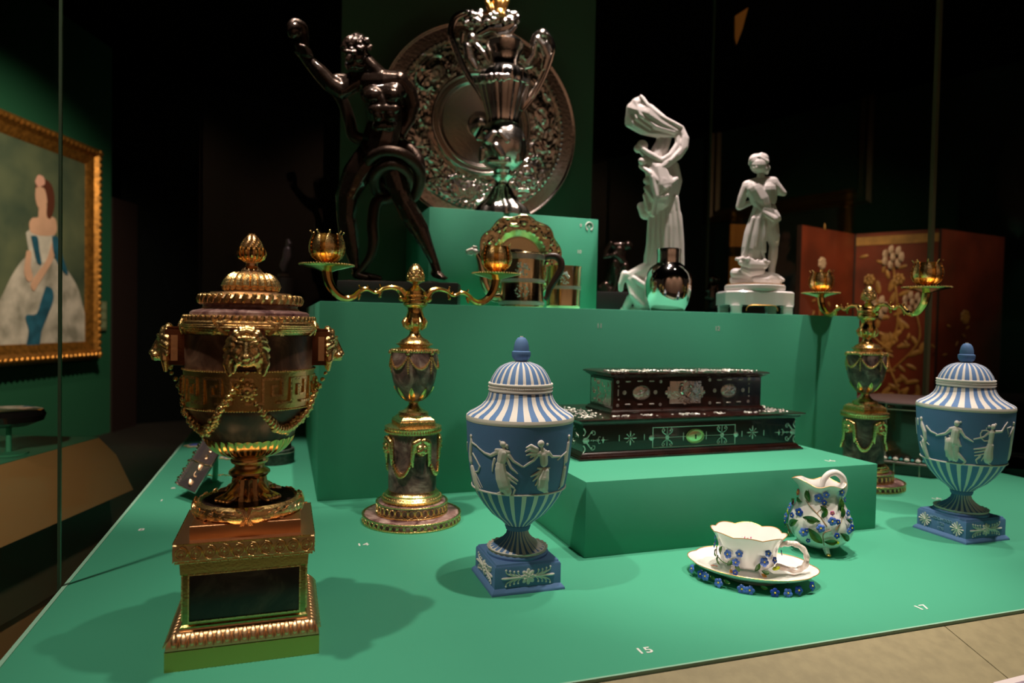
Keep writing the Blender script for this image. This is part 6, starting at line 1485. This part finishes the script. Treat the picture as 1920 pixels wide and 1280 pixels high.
hd_ = spline([(.050, .040), (.062, .0435), (.078, .043), (.090, .034), (.092, .021), (.083, .011), (.068, .0085), (.046, .012)], 6)
hs = (H)/.052
obj('twig_handle', tube(B(), [LA*x+SA*.0015*math.sin(k*.9)+Vector((0, 0, z*hs)) for k, (x, z) in enumerate(hd_)], [.0046+.0006*math.sin(k*1.3) for k in range(len(hd_))], 10), mat('pinkish glazed twig', lin((222, 200, 188)), .2, col2=lin((240, 232, 226)), vscale=120, spec=.6), cup)
def on_oval(px, py, rl, rs, base, out=.0015):
    r = ray(px, py); o = CO-base
    ax, ay, dx, dy = o.dot(LA)/rl, o.dot(SA)/rs, r.dot(LA)/rl, r.dot(SA)/rs
    a, b_, c = dx*dx+dy*dy, ax*dx+ay*dy, ax*ax+ay*ay-1; d = b_*b_-a*c
    t = (-b_-math.sqrt(d))/a if d > 0 else -b_/a
    p = o+r*t; q = math.hypot(p.dot(LA)/rl, p.dot(SA)/rs)
    if q > 1.06: p = Vector((p.x*1.06/q, p.y*1.06/q, p.z))
    n = (LA*(p.dot(LA)/rl**2)+SA*(p.dot(SA)/rs**2)).normalized(); return p+n*out, n
for i, (x, y, k, s) in enumerate(((1332, 1018, 'b', 1.8), (1334, 1004, 'b', 1.3), (1367, 1038, 'b', 1.8), (1387, 1037, 'b', 1.5), (1381, 1053, 'b', 1.6), (1438, 1036, 'b', 1.5), (1431, 1052, 'b', 1.9), (1449, 1049, 'd', 1.5), (1467, 1036, 'd', 1.2), (1380, 1072, 'd', 1.2))):
    p, n = on_oval(x, y, .047, .040, cupb, .003); place(FM[k], 'flower', p, n+Vector((0, 0, .2)), cup, s, i)
for i, (x, y, sp_) in enumerate(((1355, 1031, 2.9), (1328, 1034, 1), (1371, 1054, 2.4), (1419, 1062, 2.6), (1433, 1071, 1.2), (1350, 1049, .6), (1384, 1062, .4))):
    p, n = on_oval(x, y, .046, .039, cupb, .002); place(LFM, 'leaf', p, n, cup, 1.2, sp_)
p, n = on_oval(1452, 1064, .046, .039, cupb, .003); b = B(); ell(b, p, (.0075, .0040, .0030), -.2, 'Y', 12); obj('lime_bud', b, LIME, cup)
b = B(); ps = [on_oval(x, y, .0465, .0395, cupb, .001)[0] for x, y in spline([(1335, 1022), (1345, 1040), (1358, 1054), (1375, 1058)], 4)]; tube(b, ps, .0009, 5); obj('painted_stem', b, LEAF, cup)
b = B(); pc = cupb+Vector((0, 0, H*.62))
for k, (dx, dz) in enumerate(((0, 0), (.004, .002), (-.004, .001), (.001, -.003), (-.007, .001))):
    p = LA*dx*1.3+SA*.0395+Vector((0, 0, H*.66+dz)); ell(b, p, (.0022, .0006, .0016), k, 'Y', 8)
obj('painted_flower', b, PINK, cup)
# ---- cream jug
jb_ = Vector((.978, 1.035, 0)); JF = Frame(*jb_); jug = thing('cream_jug', 'small white porcelain jug on feet covered in blue forget me nots', 'jug', jb_)
JX = 1526.5
prj = [(6, 1025), (24, 1022), (40, 1013), (50, 1002), (55, 988), (53, 970), (46, 953), (38, 938), (34, 925), (35, 914), (41, 905)]
def jm(t, i, r, z):
    c = math.cos(t-math.atan2(-RH.y, -RH.x)); k = max(0, (i-7)/3)
    return r*(1+.03*math.cos(8*t)*(1 if i > 0 else 0)+(.30*max(0, c)**4*k))*1.0, z+JF.s*(8*max(0, c)**3*k-3*k*math.cos(5*t))
jprof = [(h*JF.s, JF.z(y)) for h, y in prj]
inner = [(h*JF.s*.94, JF.z(y)+.0006) for h, y in prj[::-1][:9]]
def jm2(t, i, r, z):
    return jm(t, i if i < 11 else max(0, 21-i), r, z)
obj('body', lathe(jprof+inner+[(0, inner[-1][1])], 96, mod=jm2), GLAZE, jug)
JR = rad(jprof)
obj('handle', ptube(JF, [(1541, 912, 4.5, 0), (1545, 898, 5.5, 0), (1555, 888, 6, 0), (1568, 886, 6, 0), (1580, 896, 6, 0), (1583, 912, 6, 0), (1580, 926, 5.5, 0), (1570, 938, 4.5, 0)], 12, 6), GLAZE, jug)
for a in (-PI/2-.1, -PI/2+TAU/3, -PI/2-TAU/3):
    d = RH*math.cos(a)+FH*math.sin(a)*1.0; b = B()
    cap(b, d*.026+Vector((0, 0, .024)), d*.034+Vector((0, 0, .011)), .010, .0058, 10); cap(b, d*.034+Vector((0, 0, .011)), d*.044+Vector((0, 0, .0044)), .0058, .0044, 10); f_ = obj('foot', b, GLAZE, jug)
    b = B(); ell(b, d*.0475+Vector((0, 0, .0038)), (.0045, .0045, .0032), 0, 'Y', 10); obj('gilt_toe', b, CHINAG, f_)
def on_jug(px, py, out=.002):
    r = ray(px, py); z = JF.z(py); o = CO-jb_
    for _ in range(5):
        R = JR(min(max(z, jprof[0][1]), jprof[-1][1])); a, b_, c = r.x**2+r.y**2, o.x*r.x+o.y*r.y, o.x**2+o.y**2-R*R; d = b_*b_-a*c
        t = (-b_-math.sqrt(d))/a if d > 0 else -b_/a; p = o+r*t; z = p.z
        if d <= 0: k = min(1, R*1.05/math.hypot(p.x, p.y)); p = Vector((p.x*k, p.y*k, p.z))
    n = Vector((p.x, p.y, 0)).normalized(); return p+n*out, n
def zj(X, Y): return 1260+X/4.266, 860+Y/4.266
for i, (X, Y, k, s) in enumerate(((1340, 265, 'b', 1.9), (1365, 325, 'b', 1.4), (1175, 310, 'b', 2.0), (1230, 285, 'b', 1.5), (1215, 345, 'd', 1.3), (1030, 425, 'd', 2.0), (975, 450, 'd', 1.4), (885, 370, 'b', 1.8), (920, 400, 'b', 1.6), (890, 460, 'b', 2.0), (855, 490, 'd', 1.4), (1390, 430, 'b', 1.6), (1412, 490, 'b', 1.5), (1420, 550, 'd', 1.9), (1400, 575, 'b', 1.4), (1275, 495, 'b', 2.0), (1318, 500, 'd', 1.3), (1190, 552, 'b', 1.9), (1060, 585, 'b', 2.0), (1310, 610, 'd', 1.4), (1095, 650, 'd', 1.0), (935, 245, 'b', 1.0), (1000, 265, 'r', 1.7), (905, 335, 'p', 1.4), (1275, 430, 'p', 1.1), (1085, 570, 'd', 1.2))):
    p, n = on_jug(*zj(X, Y), .0035); place(FM[k], 'flower', p, n+Vector((0, 0, .15))+(-FH*.3), jug, s, i*1.3)
for i, (X, Y, sp_, s) in enumerate(((1100, 290, .2, 1.6), (1030, 325, 1.4, 1.3), (945, 340, 2.4, 1.4), (1120, 480, 1.5, 2.0), (985, 510, 2.2, 1.8), (950, 590, 1.2, 1.3), (880, 530, 2.4, 1.2), (1150, 610, .8, 2.2), (1325, 370, 2.9, 1.9), (1215, 440, 2.6, 1.2), (1265, 660, 1.6, 1.5), (1370, 620, .9, 1.6), (1400, 490, 1.2, 1.2), (1345, 430, 3.0, 1.5), (1215, 400, .8, 1.2))):
    p, n = on_jug(*zj(X, Y), .002); place(LFM, 'leaf', p, n, jug, s*1.2, sp_)
for pts in (((1060, 310), (1110, 380), (1180, 460), (1240, 540)), ((1230, 380), (1165, 430), (1190, 470)), ((1360, 430), (1350, 500), (1310, 570)), ((1215, 690), (1210, 600), (1270, 570)), ((930, 550), (960, 600), (900, 520))):
    b = B(); tube(b, [on_jug(*zj(X, Y), .0008)[0] for X, Y in spline(pts, 5)], .0011, 6); obj('twig', b, STEM, jug)
b = B(); p, n = on_jug(*zj(1315, 668), .003); ell(b, p, (.004, .003, .0028), 0, 'Y', 8); p, n = on_jug(*zj(855, 415), .003); ell(b, p, (.002, .002, .005), 0, 'Y', 8); obj('lime_bud', b, LIME, jug)
b = B(); ellr = [jm(TAU*k/96, 10, jprof[-1][0], jprof[-1][1]) for k in range(96)]; tube(b, [Vector((r*math.cos(TAU*k/96), r*math.sin(TAU*k/96), z+.0004)) for k, (r, z) in enumerate(ellr)], .0006, 5, close=True); obj('gilt_rim', b, CHINAG, jug)
# ================================================================ jewels at the left edge of the deck
bD = 1.70; bb0 = onz(402, 905, 0); brc = thing('jewelled_bracelet', 'silver and gold jewelled cuff bracelet leaning on a green stand behind the urn', 'bracelet', bb0)
def bp_(x, y, D): return atd(x, y, D)-bb0
A1, A2, A3, A4 = bp_(331, 906, 1.58), bp_(365, 924, 1.53), bp_(396, 874, 1.58), bp_(360, 862, 1.66)
A5, A6 = bp_(418, 836, 1.72), bp_(386, 815, 1.80)
RHO = mat('grey violet enamel', lin((150, 136, 140)), .2, .8, bump=.2, bscale=300)
for nm, q in (('lower_panel', (A1, A2, A3, A4)), ('upper_panel', (A4, A3, A5, A6))):
    n = (q[1]-q[0]).cross(q[3]-q[0]).normalized(); n = n if n.dot(CW) < 0 else -n
    b = B(); vs = [b.verts.new(p) for p in q]+[b.verts.new(p-n*.004) for p in q]
    for f in ((0, 1, 2, 3), (7, 6, 5, 4), (0, 4, 5, 1), (1, 5, 6, 2), (2, 6, 7, 3), (3, 7, 4, 0)): b.faces.new([vs[i] for i in f])
    pn = obj(nm, b, RHO, brc, 20)
    b = B()
    for k in range(11): ell(b, q[0].lerp(q[3], k/10)+n*.002, (.0032, .0032, .0036), 0, 'Y', 8)
    obj('bead_edge', b, SILVER, pn)
    b = B(); tube(b, [q[1], q[2]], .0012, 6); tube(b, [q[0], q[1]], .0014, 6); obj('wire_edge', b, SILVER, pn)
    for v in (.25, .55, .82):
        c = q[0].lerp(q[3], v).lerp(q[1].lerp(q[2], v), .62)+n*.0025; e1 = (q[1]-q[0]).normalized(); e2 = (q[3]-q[0]).normalized(); b = B()
        for w_ in (0, 1, 2): tube(b, [c+e1*.0075*math.cos(t)*math.cos(w_*PI/3)+e2*.0105*math.sin(t+w_*.7) for t in [TAU*k/18 for k in range(18)]], .0010, 5, close=True)
        obj('gold_knot', b, mat('rose gold', (1, .62, .36), .25, 1) if v == .25 and nm == 'lower_panel' else bpy.data.materials['rose gold'], pn)
b = B(); tube(b, spline([tuple(A4), tuple(A4.lerp(A3, .5)+Vector((0, -.002, -.004))), tuple(A3)], 5), .0026, 8); obj('hinge_bar', b, SILVER, brc)
b = B()
for k in range(6): ell(b, A1.lerp(A6, (k+.5)/6)-RH*.006+FH*.01, (.0045, .0045, .0045), 0, 'Y', 8)
obj('gold_studs', b, bpy.data.materials['rose gold'], brc)
b = B(); tube(b, spline([(0, 0, 0), tuple(bp_(404, 880, bD)), tuple(bp_(403, 856, bD+.01)), tuple(bp_(396, 845, bD+.02)), tuple(bp_(384, 848, bD+.02))], 5), .0065, 10); obj('stand_rod', b, GREEN, brc); obj('stand_base', lathe([(.022, 0), (.022, .003), (0, .0035)], 24), GREEN, brc)
# enamelled orders lying on the deck
ENB = mat('blue enamel', lin((92, 108, 190)), .3); ENC = mat('cream enamel', lin((205, 190, 150)), .4)
for (x, y, m1, lb, n_) in ((366, 836, ENB, 'blue enamelled star brooch lying on the deck above the bracelet', 6), (432, 858, ENB, 'blue and cream enamelled brooch lying on the deck behind the urn stem', 7), (405, 834, ENC, 'cream enamelled brooch lying on the deck between bracelet and urn', 5)):
    p = onz(x, y, 0); t = thing('enamel_brooch', lb, 'brooch', p, 0)
    R_ = .030 if n_ != 5 else .020
    obj('backplate', lathe([(R_, 0), (R_, .003), (R_*.8, .0045), (0, .005)], n_*8, mod=lambda a, i, r, z: (r*(1+.16*math.cos(n_*a)), z)), ENC, t)
    obj('enamel_centre', lathe([(R_*.66, .0045), (R_*.55, .0065), (0, .007)], n_*8, mod=lambda a, i, r, z: (r*(1+.1*math.cos(n_*a)), z)), m1, t)
p = onz(408, 892, 0); t = thing('gold_chain', 'short gold chain pieces lying on the deck beside the bracelet stand', 'chain', p)
for k in range(9):
    b = B(); a = k*.7; c = Vector((-.03+.0085*k, .006*math.sin(k*1.7), .0018)); tube(b, [c+Vector((.004*math.cos(t_)*math.cos(a)-.0026*math.sin(t_)*math.sin(a), .004*math.cos(t_)*math.sin(a)+.0026*math.sin(t_)*math.cos(a), .0006*math.sin(t_*2))) for t_ in [TAU*j/10 for j in range(10)]], .0011, 5, close=True); obj('link', b, GILT, t)
# grey drum with a dark head behind the urn
p = onz(500, 868, 0); p = Vector((-.028, 2.10, 0)); t = thing('stone_drum', 'grey round stone drum standing on the deck behind the urn stem', 'drum', p)
DRM = mat('speckled grey stone', lin((74, 84, 74)), .6, col2=lin((44, 50, 44)), vscale=90)
obj('drum', lathe([(.058, 0), (.058, .040), (.056, .042), (0, .042)], 48), DRM, t); obj('rim', lathe([(.0585, .030), (.0592, .032), (.0585, .034)], 48, cap=False), mat('pale rim line', lin((120, 128, 110)), .5), t)
obj('ring_top', lathe([(.05, .042), (.048, .055), (.03, .062), (.012, .066), (0, .067)], 40), mat('black bronze knob', (.02, .02, .018), .3), t)
# ================================================================ black lattice casket at the right
lc = thing('lattice_casket', 'black octagonal casket with pale lattice strips and a beaded ledge, behind the right vase', 'casket', (1.845, 1.60, 0))
LF = Frame(1.845, 1.60, 0); LT, LB_ = .208, .048
BLK = mat('black gloss panel', (.012, .02, .010), .12, coat=.5); LIN = mat('pale grey strip', lin((150, 158, 140)), .4, .3); TUR = mat('turquoise bead', lin((70, 150, 150)), .3); PEARL = mat('pearl bead', lin((225, 215, 205)), .3)
def o8(r, z, n=8, ph=.3): return [Vector((r*math.cos(TAU*k/n+ph), r*math.sin(TAU*k/n+ph), z)) for k in range(n)]
b = B(); RR = [[b.verts.new(p) for p in o8(r, z)] for r, z in ((.15, LB_), (.15, LT))]
for k in range(8): b.faces.new((RR[0][k], RR[0][(k+1) % 8], RR[1][(k+1) % 8], RR[1][k]))
b.faces.new(RR[0]); b.faces.new(RR[1]); obj('body', b, BLK, lc, 20)
b = B(); RR = [[b.verts.new(p) for p in o8(r, z)] for r, z in ((.155, LT-.004), (.158, LT), (.156, LT+.004), (.148, LT+.006))]
for a, c_ in zip(RR, RR[1:]):
    for k in range(8): b.faces.new((a[k], a[(k+1) % 8], c_[(k+1) % 8], c_[k]))
b.faces.new(RR[0]); b.faces.new(RR[-1]); obj('lid', b, mat('brownish grey lid', lin((105, 85, 84)), .3), lc, 20)
for k in range(8):
    a, c_ = o8(.1515, 0)[k], o8(.1515, 0)[(k+1) % 8]
    b = B(); tube(b, [a+Vector((0, 0, LB_)), a+Vector((0, 0, LT-.004))], .0032, 6); obj('corner_strip', b, LIN, lc)
    b = B(); tube(b, [a+Vector((0, 0, LT-.018)), c_+Vector((0, 0, LT-.018))], .0022, 6); obj('top_strip', b, LIN, lc)
    b = B(); a2, c2v = o8(.172, 0)[k], o8(.172, 0)[(k+1) % 8]; tube(b, [a2+Vector((0, 0, .036)), c2v+Vector((0, 0, .036))], .0038, 6); obj('ledge', b, mat('rose grey ledge', lin((120, 108, 100)), .4), lc)
    for j in range(9):
        p = a2.lerp(c2v, (j+.5)/9)*.975+Vector((0, 0, .046)); b = B(); ell(b, p, (.0072, .0072, .0058) if j % 2 == 0 else (.0050, .0050, .0045), 0, 'Y', 8); obj('bead', b, PEARL if j % 2 == 0 else TUR, lc)
    for v in (.25, .75): b = B(); p = a2.lerp(c2v, v)*.98; tube(b, [p, p+Vector((0, 0, .034))], .0022, 6); obj('post', b, LIN, lc)
b = B(); RR = [[b.verts.new(p) for p in o8(r, z)] for r, z in ((.16, .0), (.16, .034), (.165, .040), (.15, .048))]
for a, c_ in zip(RR, RR[1:]):
    for k in range(8): b.faces.new((a[k], a[(k+1) % 8], c_[(k+1) % 8], c_[k]))
b.faces.new(RR[0]); b.faces.new(RR[-1]); obj('base', b, BLK, lc, 20)
